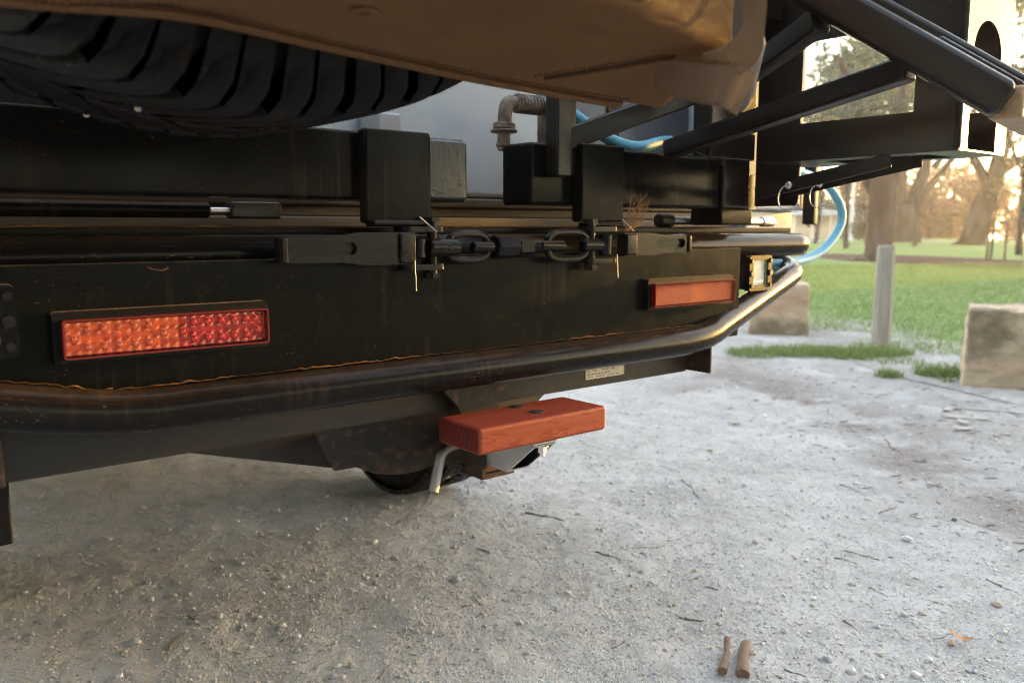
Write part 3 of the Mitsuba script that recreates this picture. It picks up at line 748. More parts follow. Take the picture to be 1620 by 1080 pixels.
# ------------------------------------------------------------------ wooden hitch step in the receiver
HS = thing('hitch_step', 'red hardwood step block on a grey steel tube in the tow receiver', 'step')
import manifold3d as m3
XB0, XB1, YB0, YB1, ZB0, ZB1 = 0.797, 1.0865, 1.053, 1.170, 0.588, 0.632
b = 0.0065
sp = m3.Manifold.sphere(b, 24)
blk = m3.Manifold.batch_hull([sp.translate((x, y, z)) for x in (XB0 + b, XB1 - b) for y in (YB0 + b, YB1 - b) for z in (ZB0 + b, ZB1 - b)])
mm = blk.to_mesh()
add('wood_block', trimesh.Trimesh(mm.vert_properties[:, :3], mm.tri_verts), 'jarrah', HS, 32, label='red-brown hardwood block with rounded edges')
for y in (1.1515, 1.096):
    bt = add('bolt', [cyl((0.9555, y, ZB1 - 0.004), (0.9555, y, ZB1 + 0.0012), 0.0105, 24, 0.0006)], 'bolt_black', HS)
    add('socket', [cyl((0.9555, y, ZB1 + 0.0008), (0.9555, y, ZB1 + 0.0016), 0.0055, 6)], 'black_hollow', bt, False)
    add('counterbore', [extr(sg.Point(0.9555, y).buffer(0.0135).difference(sg.Point(0.9555, y).buffer(0.0108)), 'xy', ZB1 - 0.002, 0.0026)], 'black_hollow', bt)
# mitred square tube: profile in the yz plane
tx0, tx1, tz0, tz1, wl = 0.9175, 0.9665, 0.522, 0.5835, 0.0045


def tube_wall(x0, x1, z0, z1):
    """A wall of the tube along y, its near end cut back from top to bottom."""
    cut = lambda z: 1.056 + (tz1 - z) / (tz1 - tz0) * 0.076
    poly = [(1.40, z0), (1.40, z1), (cut(z1), z1), (cut(z0), z0)]
    return extr(poly, 'yz', x0, x1 - x0)


add('square_tube', [tube_wall(tx0, tx0 + wl, tz0, tz1), tube_wall(tx1 - wl, tx1, tz0, tz1), tube_wall(tx0 + wl, tx1 - wl, tz0, tz0 + wl), tube_wall(tx0 + wl, tx1 - wl, tz1 - wl, tz1)], 'grey_powder', HS, 20, label='grey square tube with its end cut at a slant')
add('top_plate', [box(tx0 - 0.002, tx1 + 0.004, 1.058, 1.16, 0.5845, 0.5872, 0.0005)], 'grey_powder', HS)
add('tube_shade', [box(tx0 + wl, tx1 - wl, 1.16, 1.17, tz0 + wl, tz1 - wl, 0.0005), tube_wall(tx1 - wl - 0.0012, tx1 - wl - 0.0002, tz0 + wl + 0.0002, tz1 - wl - 0.0002), tube_wall(tx0 + wl + 0.0002, tx0 + wl + 0.0012, tz0 + wl + 0.0002, tz1 - wl - 0.0002), tube_wall(tx0 + wl + 0.0014, tx1 - wl - 0.0014, tz0 + wl + 0.0002, tz0 + wl + 0.0012)], 'black_hollow', HS)  # black lining stands in for the shade inside the tube
add('nut', [cyl((0.946, 1.070, 0.5665), (0.946, 1.070, 0.5765), 0.0092, 6), cyl((0.946, 1.070, 0.5765), (0.946, 1.070, 0.5788), 0.0115, 18), cyl((0.946, 1.070, 0.560), (0.946, 1.070, 0.5665), 0.005, 14)], 'zinc', HS)
PN = thing('hitch_pin', 'bent galvanised steel hitch pin hanging from the tow receiver', 'pin')
add('shank', sweep(fillet([(1.02, 1.21, 0.566), (0.86, 1.21, 0.566), (0.825, 1.20, 0.562), (0.797, 1.185, 0.497)], 0.02, 8), 0.0092, 18), 'galvanised', PN)
CL = thing('pin_clip', 'black wire clip on the hitch pin behind the wooden step', 'clip')
add('wire', sweep(smooth_path([(0.88, 1.235, 0.52), (0.905, 1.25, 0.505), (0.90, 1.27, 0.49), (0.87, 1.26, 0.49), (0.86, 1.24, 0.50), (0.875, 1.225, 0.515)], 30), 0.003, 8), 'black_plastic', CL)

# ------------------------------------------------------------------ spare wheel and canvas bag
SW = thing('spare_wheel', 'black spare tyre with chunky tread hanging above the bumper behind the canvas bag', 'wheel')
CX, CZ, R0, Y0, Y1 = 0.36, 1.556, 0.500, 0.788, 1.072
YC = (Y0 + Y1) / 2
add('tyre', revolve_y(tyre_profile(Y0, Y1, R0, 0.24), CX, CZ, 110), 'rubber', SW, 40)
hidden = []
for ang, m in tread(CX, CZ, R0, Y0, Y1, 38):
    if -0.8 < ang < 0.42:
        add('tread_block', m, 'rubber', SW, 25)
    else:
        hidden.append(m)
add('tread', hidden, 'rubber', SW, 25, kind='stuff')
add('rim', [revolve_y([(0.88, 0.02), (0.88, 0.14), (0.82, 0.21), (0.80, 0.248), (1.02, 0.248), (1.01, 0.22), (0.93, 0.14)], CX, CZ, 48)], 'satin_black', SW)
for k, (a, y) in enumerate(((-0.20, 0.90), (-0.24, 1.02))):
    m = rock(70 + k, 0.004, 0.004, 0.004, 1)
    m.apply_translation([CX + math.sin(a) * (R0 - 0.002), y, CZ - math.cos(a) * (R0 - 0.002)])
    add('lodged_stone', m, 'stone_tan', thing('tread_stone', 'tiny tan stone lodged in the spare tyre tread' if k == 0 else 'tiny pale stone lodged near the tyre edge', 'stone'), True)

BAG = thing('canvas_bag', 'brown canvas storage bag strapped over the spare wheel', 'bag')


# the slack lower edge of the bag: height along x
HEM_X = [-0.06, 0.12, 0.16, 0.20, 0.24, 0.28, 0.32, 0.40, 0.56, 0.73, 0.87]
HEM_Z = [1.111, 1.112, 1.110, 1.116, 1.122, 1.121, 1.117, 1.111, 1.104, 1.102, 1.103]


def bag_mesh():
    m = trimesh.creation.box((2, 2, 2))
    v, f = trimesh.remesh.subdivide_to_size(m.vertices, m.faces, 0.04, max_iter=10)
    h, r = np.array([0.425, 0.135, 0.325]), 0.024
    q = v * h
    c = np.clip(q, -(h - r), h - r)
    d = q - c
    d /= np.maximum(np.linalg.norm(d, axis=1, keepdims=True), 1e-9)
    q = c + d * r
    u = q / h
    x, y, z = 0.395 + q[:, 0], 0.625 + q[:, 1], 1.43 + q[:, 2]
    front, low, right = (1 - u[:, 1]) / 2, np.clip((-u[:, 2] - 0.2) / 0.8, 0, 1), np.clip(u[:, 0], 0, 1)
    x = x - 0.095 * front * right ** 1.5 + 0.07 * (1 - front) * right ** 1.5
    y = y + 0.078 * front * right ** 1.5 - 0.034 * front
    z = z + low * (0.018 * front - 0.004 * (1 - front) * right + 0.006 * (1 - front) * (1 - right))
    z = z - 0.016 * low * np.exp(-((u[:, 0] + 0.75) / 0.16) ** 2) * np.clip(4 * front * (1 - front), 0, 1)
    z = z + low * np.clip(1.3 * (1 - front), 0, 1) * (np.interp(x, HEM_X, HEM_Z) - 1.103)
    p = np.stack([x, y, z], 1)
    soft = np.clip(1.15 - np.abs(u).min(1) * 0.0, 0, 1)
    wr = meshkit.fbm(p * [8, 8, 13], 4, 2) - 0.5
    wr2 = meshkit.fbm(p * [26, 26, 40] + 5, 3, 6) - 0.5
    nn = np.array(trimesh.Trimesh(p, f, process=False).vertex_normals)
    cr = np.abs(meshkit.fbm(p * [7, 7, 22] + 3, 3, 12) - 0.5)
    lowback = np.clip(low * (1 - front) * 1.6, 0, 1)
    wr, wr2, cr = wr * (1 - 0.75 * lowback), wr2 * (1 - 0.8 * lowback), cr + 0.2 * lowback
    p = p + nn * (0.011 * wr + 0.003 * wr2 - 0.004 * np.exp(-cr * 22))[:, None]
    return trimesh.Trimesh(p, f, process=False)


bag = bag_mesh()
add('body', bag, 'canvas', BAG, True, label='brown canvas body, sunlit on its front right')
zb = lambda x, y: 1.108
from scipy.spatial import cKDTree
tree_ = cKDTree(np.array(bag.vertices)[:, :2][np.array(bag.vertices)[:, 2] < 1.2])
low_v = np.array(bag.vertices)[np.array(bag.vertices)[:, 2] < 1.2]


def under(x, y):
    """The height of the bag's underside."""
    return float(low_v[tree_.query([x, y], 3)[1]][:, 2].min())


seam = [(x, y) for x, y in np.linspace((0.62, 0.70), (0.672, 0.565), 24)]
add('seam', sweep([(x, y, under(x, y) - 0.001) for x, y in seam], 0.0028, 8), 'seam_thread', BAG)
hx = np.linspace(-0.01, 0.80, 60)
hz = np.array([under(x, 0.75) for x in hx])
hz = np.convolve(np.pad(hz, 4, mode='edge'), np.ones(9) / 9, 'valid')
hem = [(x, 0.763, z - 0.001) for x, z in zip(hx, hz)]
add('hem', sweep(hem, 0.0065, 10, (0.9, 1.4)), 'canvas', BAG)
st_ = []
for x0_, y0_, x1_, y1_, n_ in ((0.02, 0.742, 0.78, 0.735, 130), (0.02, 0.733, 0.78, 0.726, 130), (0.606, 0.70, 0.660, 0.565, 26)):
    for k in range(n_):
        a_, b_ = k / n_, (k + 0.55) / n_
        pa, pb = (x0_ + (x1_ - x0_) * a_, y0_ + (y1_ - y0_) * a_), (x0_ + (x1_ - x0_) * b_, y0_ + (y1_ - y0_) * b_)
        st_.append(sweep([(*pa, under(*pa) - 0.0008), (*pb, under(*pb) - 0.0008)], 0.0007, 5))
add('stitching', st_, 'seam_thread', BAG, False, kind='stuff')
EY = add('eyelet', [revolve_y([(0.0, 0.0045), (0.0022, 0.006), (0.0022, 0.010), (0.0, 0.0125)], 0, 0, 28).apply_transform(trimesh.transformations.rotation_matrix(math.pi / 2, [1, 0, 0])).apply_transform(trimesh.transformations.rotation_matrix(math.pi, [1, 0, 0])).apply_translation([0.36, 0.625, under(0.36, 0.625) - 0.001])], 'canvas', BAG, label='small round drain eyelet in the bag underside')
add('hole', [cyl((0.36, 0.625, under(0.36, 0.625) - 0.0025), (0.36, 0.625, under(0.36, 0.625) + 0.002), 0.0048, 16)], 'black_hollow', EY)


def ribbon(pts, wid, thick=0.0022, n=60, uvs=220):
    """Webbing along the points; wid gives the half width vector at each point."""
    k_ = np.linspace(0, len(wid) - 1, n)
    wid = np.stack([np.interp(k_, np.arange(len(wid)), np.array(wid, float)[:, j]) for j in range(3)], 1)
    pts = smooth_path(pts, n)
    s = np.r_[0, np.cumsum(np.linalg.norm(np.diff(pts, axis=0), axis=1))]
    nn = np.cross(np.gradient(pts, axis=0), wid)
    nn /= np.linalg.norm(nn, axis=1, keepdims=True)
    v, uv = [], []
    K = 9
    for side in (1, -1):
        for i in range(n):
            for j in range(K):
                a = j / (K - 1) * 2 - 1
                v.append(pts[i] + wid[i] * a + nn[i] * side * thick / 2)
                uv.append((a * 12, s[i] * uvs))
    v = np.array(v)
    f = []
    H = n * K
    for i in range(n - 1):
        for j in range(K - 1):
            a = i * K + j
            f += [[a, a + 1, a + K + 1], [a, a + K + 1, a + K], [H + a, H + a + K + 1, H + a + 1], [H + a, H + a + K, H + a + K + 1]]
        for j in (0, K - 1):
            a = i * K + j
            f += [[a, a + K, H + a + K], [a, H + a + K, H + a]]
    return trimesh.Trimesh(v, f, process=False), np.array(uv)


m, uv = ribbon([(0.706, 0.500, 1.34), (0.706, 0.500, 1.21), (0.706, 0.499, 1.150), (0.699, 0.498, 1.122), (0.683, 0.506, 1.106), (0.668, 0.522, 1.099)],
               [(0.0105, -0.0075, 0), (0.0105, -0.0075, 0), (0.0105, -0.0075, 0.001), (0.0115, -0.0065, -0.005), (0.0115, -0.002, -0.0115), (0.0115, 0.002, -0.0125)], n=70)
add('strap', m, 'webbing', BAG, True, uv=uv, label='ribbed webbing strap down the right corner of the bag')
m, uv = ribbon([(0.638, 0.560, 1.096), (0.641, 0.542, 1.090), (0.655, 0.524, 1.0855), (0.671, 0.510, 1.083), (0.686, 0.508, 1.083), (0.720, 0.524, 1.0845), (0.757, 0.542, 1.086), (0.766, 0.552, 1.088)],
               [(0.000, -0.002, 0.012), (0.001, -0.003, 0.0155), (0.003, -0.003, 0.018), (0.005, -0.003, 0.0195), (0.005, -0.004, 0.0200), (0.006, -0.005, 0.0205), (0.007, -0.0057, 0.0205), (0.007, -0.0057, 0.019)], n=60)
add('strap_tab', m, 'webbing_fine', BAG, True, uv=uv, label='folded webbing tab standing out at the lower right corner')
pk = m3.Manifold.batch_hull([m3.Manifold.sphere(0.016, 16).translate(p) for p in ((0.83, 0.63, 1.30), (0.85, 0.625, 1.13), (0.875, 0.635, 1.105), (0.89, 0.66, 1.11), (0.86, 0.68, 1.30), (0.86, 0.61, 1.16))]).refine(3).to_mesh()
pv = np.array(pk.vert_properties[:, :3])
pv += 0.006 * (meshkit.fbm(pv * 40, 3, 3) - 0.5)[:, None]
add('side_pocket', trimesh.Trimesh(pv, pk.tri_verts, process=False), 'pocket_grey', BAG, True, label='grey side pocket behind the strap')

# ------------------------------------------------------------------ jerry can holder on the right arm
JH = thing('can_holder', 'empty black steel can holder with a window opening on the right swing arm', 'rack')
xa, xb, ya, yb, za, zt = 1.55, 1.741, 0.667, 1.075, 1.088, 1.62
side_p = sg.box(ya + 0.006, za, yb, zt).difference(rrect(0.75, 0.977, 1.157, 1.312, 0.003))
add('side_panel', [extr(side_p, 'yz', xa, 0.004)], 'satin_black', JH, label='black side panel with a rectangular window')
rear_p = sg.box(xa + 0.004, za, xb, zt)
slot = sg.box(1.583, za - 0.1, 1.697, 1.255).union(sg.Point(1.64, 1.255).buffer(0.057)).difference(sg.box(0, 0, 1.60, za + 0.0))
add('rear_panel', [extr(rear_p.difference(slot), 'xz', ya, 0.004)], 'satin_black', JH, label='rear panel with a tall rounded slot')
add('front_panel', [box(xa + 0.004, xb, yb - 0.004, yb, za, 1.15, 0.001)], 'satin_black', JH)
add('far_side_panel', [extr(sg.box(ya, za, yb, 1.145), 'yz', xb, 0.004), extr(sg.box(ya, 1.1451, ya + 0.13, 1.168), 'yz', xb, 0.004), extr(sg.box(ya, 1.1681, ya + 0.035, 1.2349), 'yz', xb, 0.004), extr(sg.box(ya, 1.235, ya + 0.13, 1.36), 'yz', xb, 0.004)], 'satin_black', JH)
add('base', [extr(sg.box(xa, ya, xb, yb).difference(sg.box(1.60, 0.74, 1.70, 0.95)), 'xy', za - 0.004, 0.004)], 'satin_black', JH, label='base plate seen from below with a cut-out')
add('corner_roll', [cyl((xa + 0.003, ya + 0.004, za), (xa + 0.003, ya + 0.004, zt), 0.006, 14)], 'satin_black', JH)
add('shade_fin', [box(1.715, 1.725, 1.08, 1.194, 1.0, 1.62, 0.002)], 'satin_black', JH)  # fin added to keep grazing sun off the right arm
add('back_frame', [box(1.40, 1.549, 1.08, 1.092, 1.09, 1.62, 0.003), box(1.44, 1.54, 1.02, 1.079, 1.36, 1.40, 0.003)], 'satin_black', JH)
for (p0, p1), lab in ((((1.555, 1.08, 1.022), (1.555, 0.79, 1.075)), 'left'), (((1.70, 1.10, 1.03), (1.70, 0.80, 1.082)), 'right')):
    s_ = add('support_strap', [bar(p0, p1, 0.004, 0.026, 0.001)], 'satin_black', JH)
    q = np.array(p0) + (np.array(p1) - p0) * 0.28
    add('bolt', [cyl((q[0] - 0.008, q[1], q[2]), (q[0] + 0.004, q[1], q[2]), 0.008, 12, 0.002)], 'zinc', s_)
    add('wire_clip', sweep(smooth_path([(q[0] - 0.008, q[1], q[2]), (q[0] - 0.008, q[1] + 0.02, q[2] - 0.022), (q[0] - 0.008, q[1] + 0.012, q[2] - 0.046), (q[0] - 0.008, q[1] - 0.012, q[2] - 0.048), (q[0] - 0.008, q[1] - 0.026, q[2] - 0.03)], 20), 0.0013, 8), 'zinc', s_)

CF = thing('carrier_frame', 'black box-section frame sloping across the can holder to the right edge', 'frame')
A, B, Cc = np.array([1.2297, 0.7481, 1.3019]), np.array([1.3219, 0.5117, 1.1284]), np.array([1.545, 0.545, 1.121])
d = (B - A) / np.linalg.norm(B - A)
add('main_bar', [bar(A - d * 0.35, B + d * 0.004, 0.05, 0.054, 0.011)], 'satin_black', CF, label='thick sloping box-section bar')
d2 = (Cc - B) / np.linalg.norm(Cc - B)
add('end_bar', [bar(B + d2 * 0.010, Cc, 0.046, 0.046, 0.005)], 'sunlit_end', CF, label='end of the frame turning right, lit gold by the sun')
off = np.array([0.0616, -0.0117, 0.020])
add('second_bar', [bar(A - d * 0.35 + off, B + d * 0.05 + off, 0.024, 0.026, 0.007)], 'satin_black', CF)
add('channel', [bar(A + d * 0.17 + off * 0.45, B - d * 0.0 + off * 0.45, 0.02, 0.04, 0.004)], 'satin_black', CF)
P0, P1 = np.array([1.40, 1.19, 1.112]), np.array([1.2948, 0.6356, 1.1877])
add('lower_brace', [bar(P0, P1, 0.034, 0.038, 0.006)], 'satin_black', CF, label='lower box-section brace rising from the right arm')
add('upper_brace', [bar((1.34, 1.02, 1.20), (1.245, 0.755, 1.272), 0.034, 0.040, 0.006)], 'satin_black', CF)
add('weld_bead', [crust([(1.262, 0.73, 1.312), (1.25, 0.722, 1.29), (1.245, 0.725, 1.27)], 0.004, 71)], 'satin_black', CF)

# ------------------------------------------------------------------ hose, tap
HO = thing('water_hose', 'bright blue water hose looping past the bumper end', 'hose')
hp = [(1.18, 1.36, 1.22), (1.255, 1.33, 1.188), (1.3407, 1.33, 1.152), (1.4415, 1.32, 1.130), (1.53, 1.33, 1.146), (1.60, 1.34, 1.150), (1.69, 1.34, 1.118), (1.78, 1.36, 1.11), (1.95, 1.38, 1.12), (2.15, 1.37, 1.11), (2.28, 1.37, 1.09), (2.385, 1.37, 1.04), (2.42, 1.37, 0.985), (2.37, 1.37, 0.915), (2.24, 1.37, 0.862), (2.08, 1.37, 0.852), (1.95, 1.40, 0.86), (1.9, 1.48, 0.88)]
add('hose', sweep(smooth_path(hp, 120), 0.0125, 18), 'hose_blue', HO)
for k in (27, 52):
    q = smooth_path(hp, 120)[k]
    add('cable_tie', [sweep(smooth_path([q + [0, -0.0145, 0.006], q + [0, 0, 0.0145], q + [0, 0.0145, 0], q + [0, 0, -0.0145], q + [0, -0.0145, -0.004]], 24), 0.0016, 6)] + ([sweep([q + [0, -0.015, -0.004], (q[0] + 0.004, 1.195, 1.09), (q[0] + 0.004, 1.197, 0.995)], 0.0016, 6)] if k == 27 else []), 'black_plastic', HO)
TP = thing('water_fitting', 'dusty plastic elbow pipe fitting with a downward snap connector', 'pipe fitting')
el = fillet([(1.15, 1.30, 1.190), (1.055, 1.30, 1.190), (1.050, 1.30, 1.165), (1.049, 1.30, 1.150)], 0.026, 9)
add('elbow', sweep(el, 0.0135, 18), 'pale_fitting', TP)
add('threaded_pipe', [cyl((1.075, 1.30, 1.190), (1.15, 1.30, 1.190), 0.0175, 16, 0.002)] + [cyl((1.08 + 0.008 * k, 1.30, 1.19), (1.084 + 0.008 * k, 1.30, 1.19), 0.0192, 16) for k in range(8)], 'pale_fitting', TP)
add('collar', [cyl((1.049, 1.30, 1.150), (1.048, 1.30, 1.138), 0.0215, 18, 0.002), cyl((1.048, 1.30, 1.138), (1.048, 1.30, 1.132), 0.026, 20, 0.002)], 'pale_fitting', TP)
add('nozzle', [cyl((1.048, 1.30, 1.132), (1.047, 1.30, 1.112), 0.0125, 18, 0.001), cyl((1.047, 1.30, 1.112), (1.047, 1.30, 1.105), 0.015, 18, 0.002), cyl((1.047, 1.30, 1.105), (1.047, 1.30, 1.098), 0.0115, 16, 0.001)], 'pale_fitting', TP)
add('base_block', [box(1.155, 1.205, 1.27, 1.33, 1.11, 1.21, 0.006)], 'pale_fitting', TP)
WT = thing('dry_grass_wisp', 'wisp of dry brown grass caught behind the right latch', 'dry grass')
rw = np.random.default_rng(3)
add('strands', [sweep(smooth_path([(1.245 + 0.02 * rw.random(), 1.165, 0.945), (1.25 + 0.05 * rw.random(), 1.162 + 0.01 * rw.random(), 0.97), (1.25 + 0.07 * rw.random(), 1.165, 0.99 + 0.03 * rw.random())], 10), 0.0006, 5) for _ in range(22)], 'dry_fibre', WT)

# ------------------------------------------------------------------ stones, twigs and litter on the ground
PEB = [(1.279, 1.796, .026), (1.228, 2.027, .02), (.653, 2.185, .016), (.624, 2.312, .017), (.775, 1.926, .014), (.686, 2.163, .012), (.319, 2.001, .011), (.467, 1.94, .013), (.401, 2.194, .02), (.505, 1.977, .016), (.338, 1.985, .011), (.428, 1.833, .019), (.814, 2.21, .012), (.813, 2.279, .018), (.866, 2.306, .011), (1.146, 2.645, .017), (.998, 2.63, .017), (.887, 2.713, .012), (.865, 2.91, .013), (.835, 2.046, .015), (.805, 1.778, .016), (.864, 1.702, .01), (.561, 2.657, .011), (.72, 2.538, .013), (.632, 2.711, .014), (.355, 2.44, .012), (.32, 2.34, .009), (.454, 2.007, .009), (.911, 2.098, .022), (1.064, 2.391, .014), (.808, 2.204, .012), (.601, 2.198, .015), (.662, 2.068, .014), (1.656, .917, .02), (1.651, .862, .023), (1.665, .827, .016), (1.748, .765, .02), (1.896, 1.101, .013), (2.36, 1.128, .013), (2.828, 1.15, .019), (2.532, 1.164, .029), (2.139, 1.439, .019), (1.71, 1.063, .011), (1.693, 1.077, .009), (1.751, 1.021, .01), (1.948, .78, .022), (3.661, 2.437, .029), (2.902, 2.189, .024), (2.139, .901, .013), (1.837, .779, .014), (1.69, .812, .014), (2.094, .72, .013), (3.178, 1.18, .016), (1.494, 2.003, .014), (2.139, 1.772, .013), (1.89, 1.179, .012), (2.134, 1.265, .016), (.929, 1.405, .009), (1.125, 1.244, .011), (1.682, 1.454, .01), (1.649, 1.563, .011), (1.077, 1.798, .01), (1.033, 1.612, .01), (1.212, 1.309, .008), (1.062, 1.936, .012), (.968, 1.706, .011), (1.752, .941, .009), (1.635, 1.117, .007), (2.007, .918, .017)]
SPECIAL = {0: ('largest blue-grey stone on the gravel below the wooden step', 'stone_grey'), 1: ('blue-grey stone on the gravel left of the largest one', 'stone_grey'),
           39: ('dark round pebble on pale gravel near the right edge', 'stone_dark'), 40: ('flat pale stone lying alone on the right side of the gravel', 'stone_pale'),
           45: ('pale stone beside a curled brown leaf at the lower right', 'stone_tan'), 34: ('broad pale stone at the bottom edge, largest of the lower right cluster', 'stone_pale')}
rp = np.random.default_rng(11)
for _ in range(150):
    while True:
        x, y = rp.uniform(0.3, 4.2), rp.uniform(0.6, 3.1)
        f_, s_ = 0.635 * x + 0.773 * y, 0.773 * x - 0.635 * y
        if abs(s_) < 0.62 * f_ and f_ > 1.65 and not (x < 1.3 and y > 2.4 and rp.random() < 0.5):
            break
    PEB.append((x, y, float(np.clip(rp.lognormal(-4.5, 0.32), 0.007, 0.024))))
shapes = [rock(s, 1, 1, 1, 2, 0.3) for s in range(8)]
for i, (x, y, d) in enumerate(PEB):
    m = shapes[i % 8].copy()
    a = rp.uniform(0, 6.28)
    m.apply_scale([d * 0.56 * rp.uniform(0.85, 1.25), d * 0.56 * rp.uniform(0.7, 1.0), d * 0.56 * rp.uniform(0.55, 0.85)])
    m.apply_transform(trimesh.transformations.rotation_matrix(a, [0, 0, 1]))
    z = float(ground_z(np.array([x]), np.array([y]))[0])
    m.apply_translation([x, y, z + d * 0.16])
    lab, mat = SPECIAL.get(i, ('small pale pebble lying loose on the sandy gravel', ('stone_pale', 'stone_pale', 'stone_tan', 'stone_grey', 'stone_pale')[i % 5]))
    add('pebble', m, mat, None, 45, label=lab, cat='stone', group=None if i in SPECIAL else 'pebbles loose on the gravel')

# finer grit, too many to count
rg = np.random.default_rng(12)


def scatter(n, lo, hi, power, fmax):
    f_ = 1.5 + (fmax - 1.5) * rg.random(n) ** power
    s_ = (rg.random(n) * 2 - 1) * 0.66 * f_
    x, y = 0.635 * f_ + 0.773 * s_, 0.773 * f_ - 0.635 * s_
    return x, y, np.exp(rg.uniform(np.log(lo), np.log(hi), n))


def soup(base, x, y, d, sz, sink, squash):
    n = len(x)
    k, q = len(base.vertices), len(base.faces)
    a = rg.uniform(0, 6.28, n)
    v = np.array(base.vertices)[None] * np.stack([d * rg.uniform(0.8, 1.3, n), d * rg.uniform(0.6, 1.0, n), d * squash * rg.uniform(0.7, 1.2, n)], 1)[:, None] * sz
    c, s = np.cos(a)[:, None], np.sin(a)[:, None]
    vx, vy = v[..., 0] * c - v[..., 1] * s, v[..., 0] * s + v[..., 1] * c
    z = ground_z(x, y)
    v = np.stack([vx + x[:, None], vy + y[:, None], v[..., 2] + (z + sink * d)[:, None]], -1)
    f = np.array(base.faces)[None] + (np.arange(n) * k)[:, None, None]
    return trimesh.Trimesh(v.reshape(-1, 3), f.reshape(-1, 3), process=False)


oc = [rock(40 + i, 1, 1, 1, 1, 0.25, 1.0) for i in range(4)]
octa = trimesh.Trimesh([[1, 0, 0], [-1, 0, 0], [0, 1, 0], [0, -1, 0], [0, 0, 1], [0, 0, -1]], [[0, 2, 4], [2, 1, 4], [1, 3, 4], [3, 0, 4], [2, 0, 5], [1, 2, 5], [3, 1, 5], [0, 3, 5]], process=False)
gm = {'stone_pale': [], 'stone_tan': [], 'stone_grey': []}
for i, mat in enumerate(('stone_pale', 'stone_tan', 'stone_grey')):
    gm[mat].append(soup(oc[i], *scatter((5200, 3800, 2400)[i], 0.0035, 0.009, 1.2, 4.6), 0.5, 0.12, 0.7))
    gm[mat].append(soup(octa, *scatter((14000, 12000, 7000)[i], 0.0016, 0.004, 1.3, 4.0), 0.6, 0.15, 0.7))
    gm[mat].append(soup(octa, *scatter((1800, 1400, 800)[i], 0.008, 0.024, 0.7, 8.5), 0.5, 0.1, 0.5))
for mat in gm:
    add('grit', gm[mat], mat, None, False, kind='stuff', label={'stone_pale': 'pale grit strewn over the gravel', 'stone_tan': 'tan grit strewn over the gravel', 'stone_grey': 'grey grit strewn over the gravel'}[mat], cat='gravel')
sl = trimesh.creation.box((2, 0.28, 0.2))
x, y, d = scatter(5200, 0.0025, 0.0085, 1.1, 4.6)
keep = meshkit.fbm(np.stack([x * 3, y * 3, 0 * x], 1), 3, 31) > 0.47
lm = [soup(sl, x[keep], y[keep], d[keep], 0.6, 0.12, 1.0)]
x, y, d = scatter(5200, 0.012, 0.035, 0.6, 9.0)
s_ = (x - LX) * 0.866 - (y - LY) * 0.5
keep = (s_ > -1.9) & (s_ < 0.4)
lm.append(soup(sl, x[keep], y[keep], d[keep], 0.6, 0.1, 0.6))
add('leaf_litter', lm, 'litter', None, False, kind='stuff', label='dark crumbs of bark and leaf scattered over the ground', cat='leaf litter')
TW = [((1.7759, 2.095), (1.84, 1.9617), .0074), ((2.4726, 2.0073), (2.3579, 1.8076), .0050), ((1.7879, 1.3141), (1.7782, 1.3482), .0032), ((1.5867, 1.2768), (1.6094, 1.2227), .0060), ((2.2991, 1.2415), (2.3087, 1.1393), .0030), ((2.9084, 1.5972), (2.8373, 1.4599), .0045), ((2.7078, 1.346), (2.8186, 1.3401), .0050), ((1.7068, 1.696), (1.7261, 1.5876), .0032), ((1.8117, 1.6419), (1.9, 1.5955), .0028), ((3.6901, 1.825), (3.4696, 1.6307), .0060), ((2.8569, 1.1423), (2.8314, 1.0253), .0040), ((2.2319, 1.2333), (2.2372, 1.1679), .0037), ((.5455, 1.8942), (.604, 1.9556), .0040), ((.6377, 2.0429), (.6477, 1.9696), .0050), ((.3448, 2.2615), (.3568, 2.2299), .0031), ((2.1196, 1.0678), (2.0823, .9966), .0034), ((1.8762, 1.0035), (1.8628, .9715), .0046), ((1.4552, 1.9348), (1.4661, 1.8874), .0032), ((1.1893, 1.6489), (1.2121, 1.6395), .0040), ((.8535, 1.4832), (.9067, 1.5246), .0027), ((1.3365, 1.2632), (1.3921, 1.276), .0030), ((2.3932, .8804), (2.3632, .7906), .0034), ((1.5516, .9601), (1.5536, .908), .0027), ((1.9513, .8167), (2.0294, .7929), .0022), ((4.5847, 1.9719), (4.7439, 1.6246), .0075)]
for i, (a, c, r) in enumerate(TW):
    a, c = np.array(a), np.array(c)
    n = 9
    t = np.linspace(0, 1, n)[:, None]
    q = a + (c - a) * t
    side = np.array([-(c - a)[1], (c - a)[0]])
    q = q + side * (0.035 * np.sin(t * 4 + i) + 0.018 * np.sin(t * 11 + 2 * i))
    z = ground_z(q[:, 0], q[:, 1])[:, None]
    rr = r * (0.5 + 0.25 * ((i * 7) % 5) / 4) * (1 - 0.55 * t[:, 0]) * (0.9 + 0.25 * np.sin(t[:, 0] * 17 + i))
    z = np.maximum(z, np.linspace(z[0, 0], z[-1, 0], n)[:, None]) + rr[:, None] * 0.5
    lab = {0: 'dark stick of bark lying on the gravel right of the tow receiver', 24: 'thin twig in the dark litter near the right stone block'}.get(i, 'small dry twig lying on the gravel')
    add('twig', sweep(np.hstack([q, z]), rr, 7), 'twig_bark', None, 40, label=lab, cat='twig', group=None if i in (0, 24) else 'twigs on the gravel')
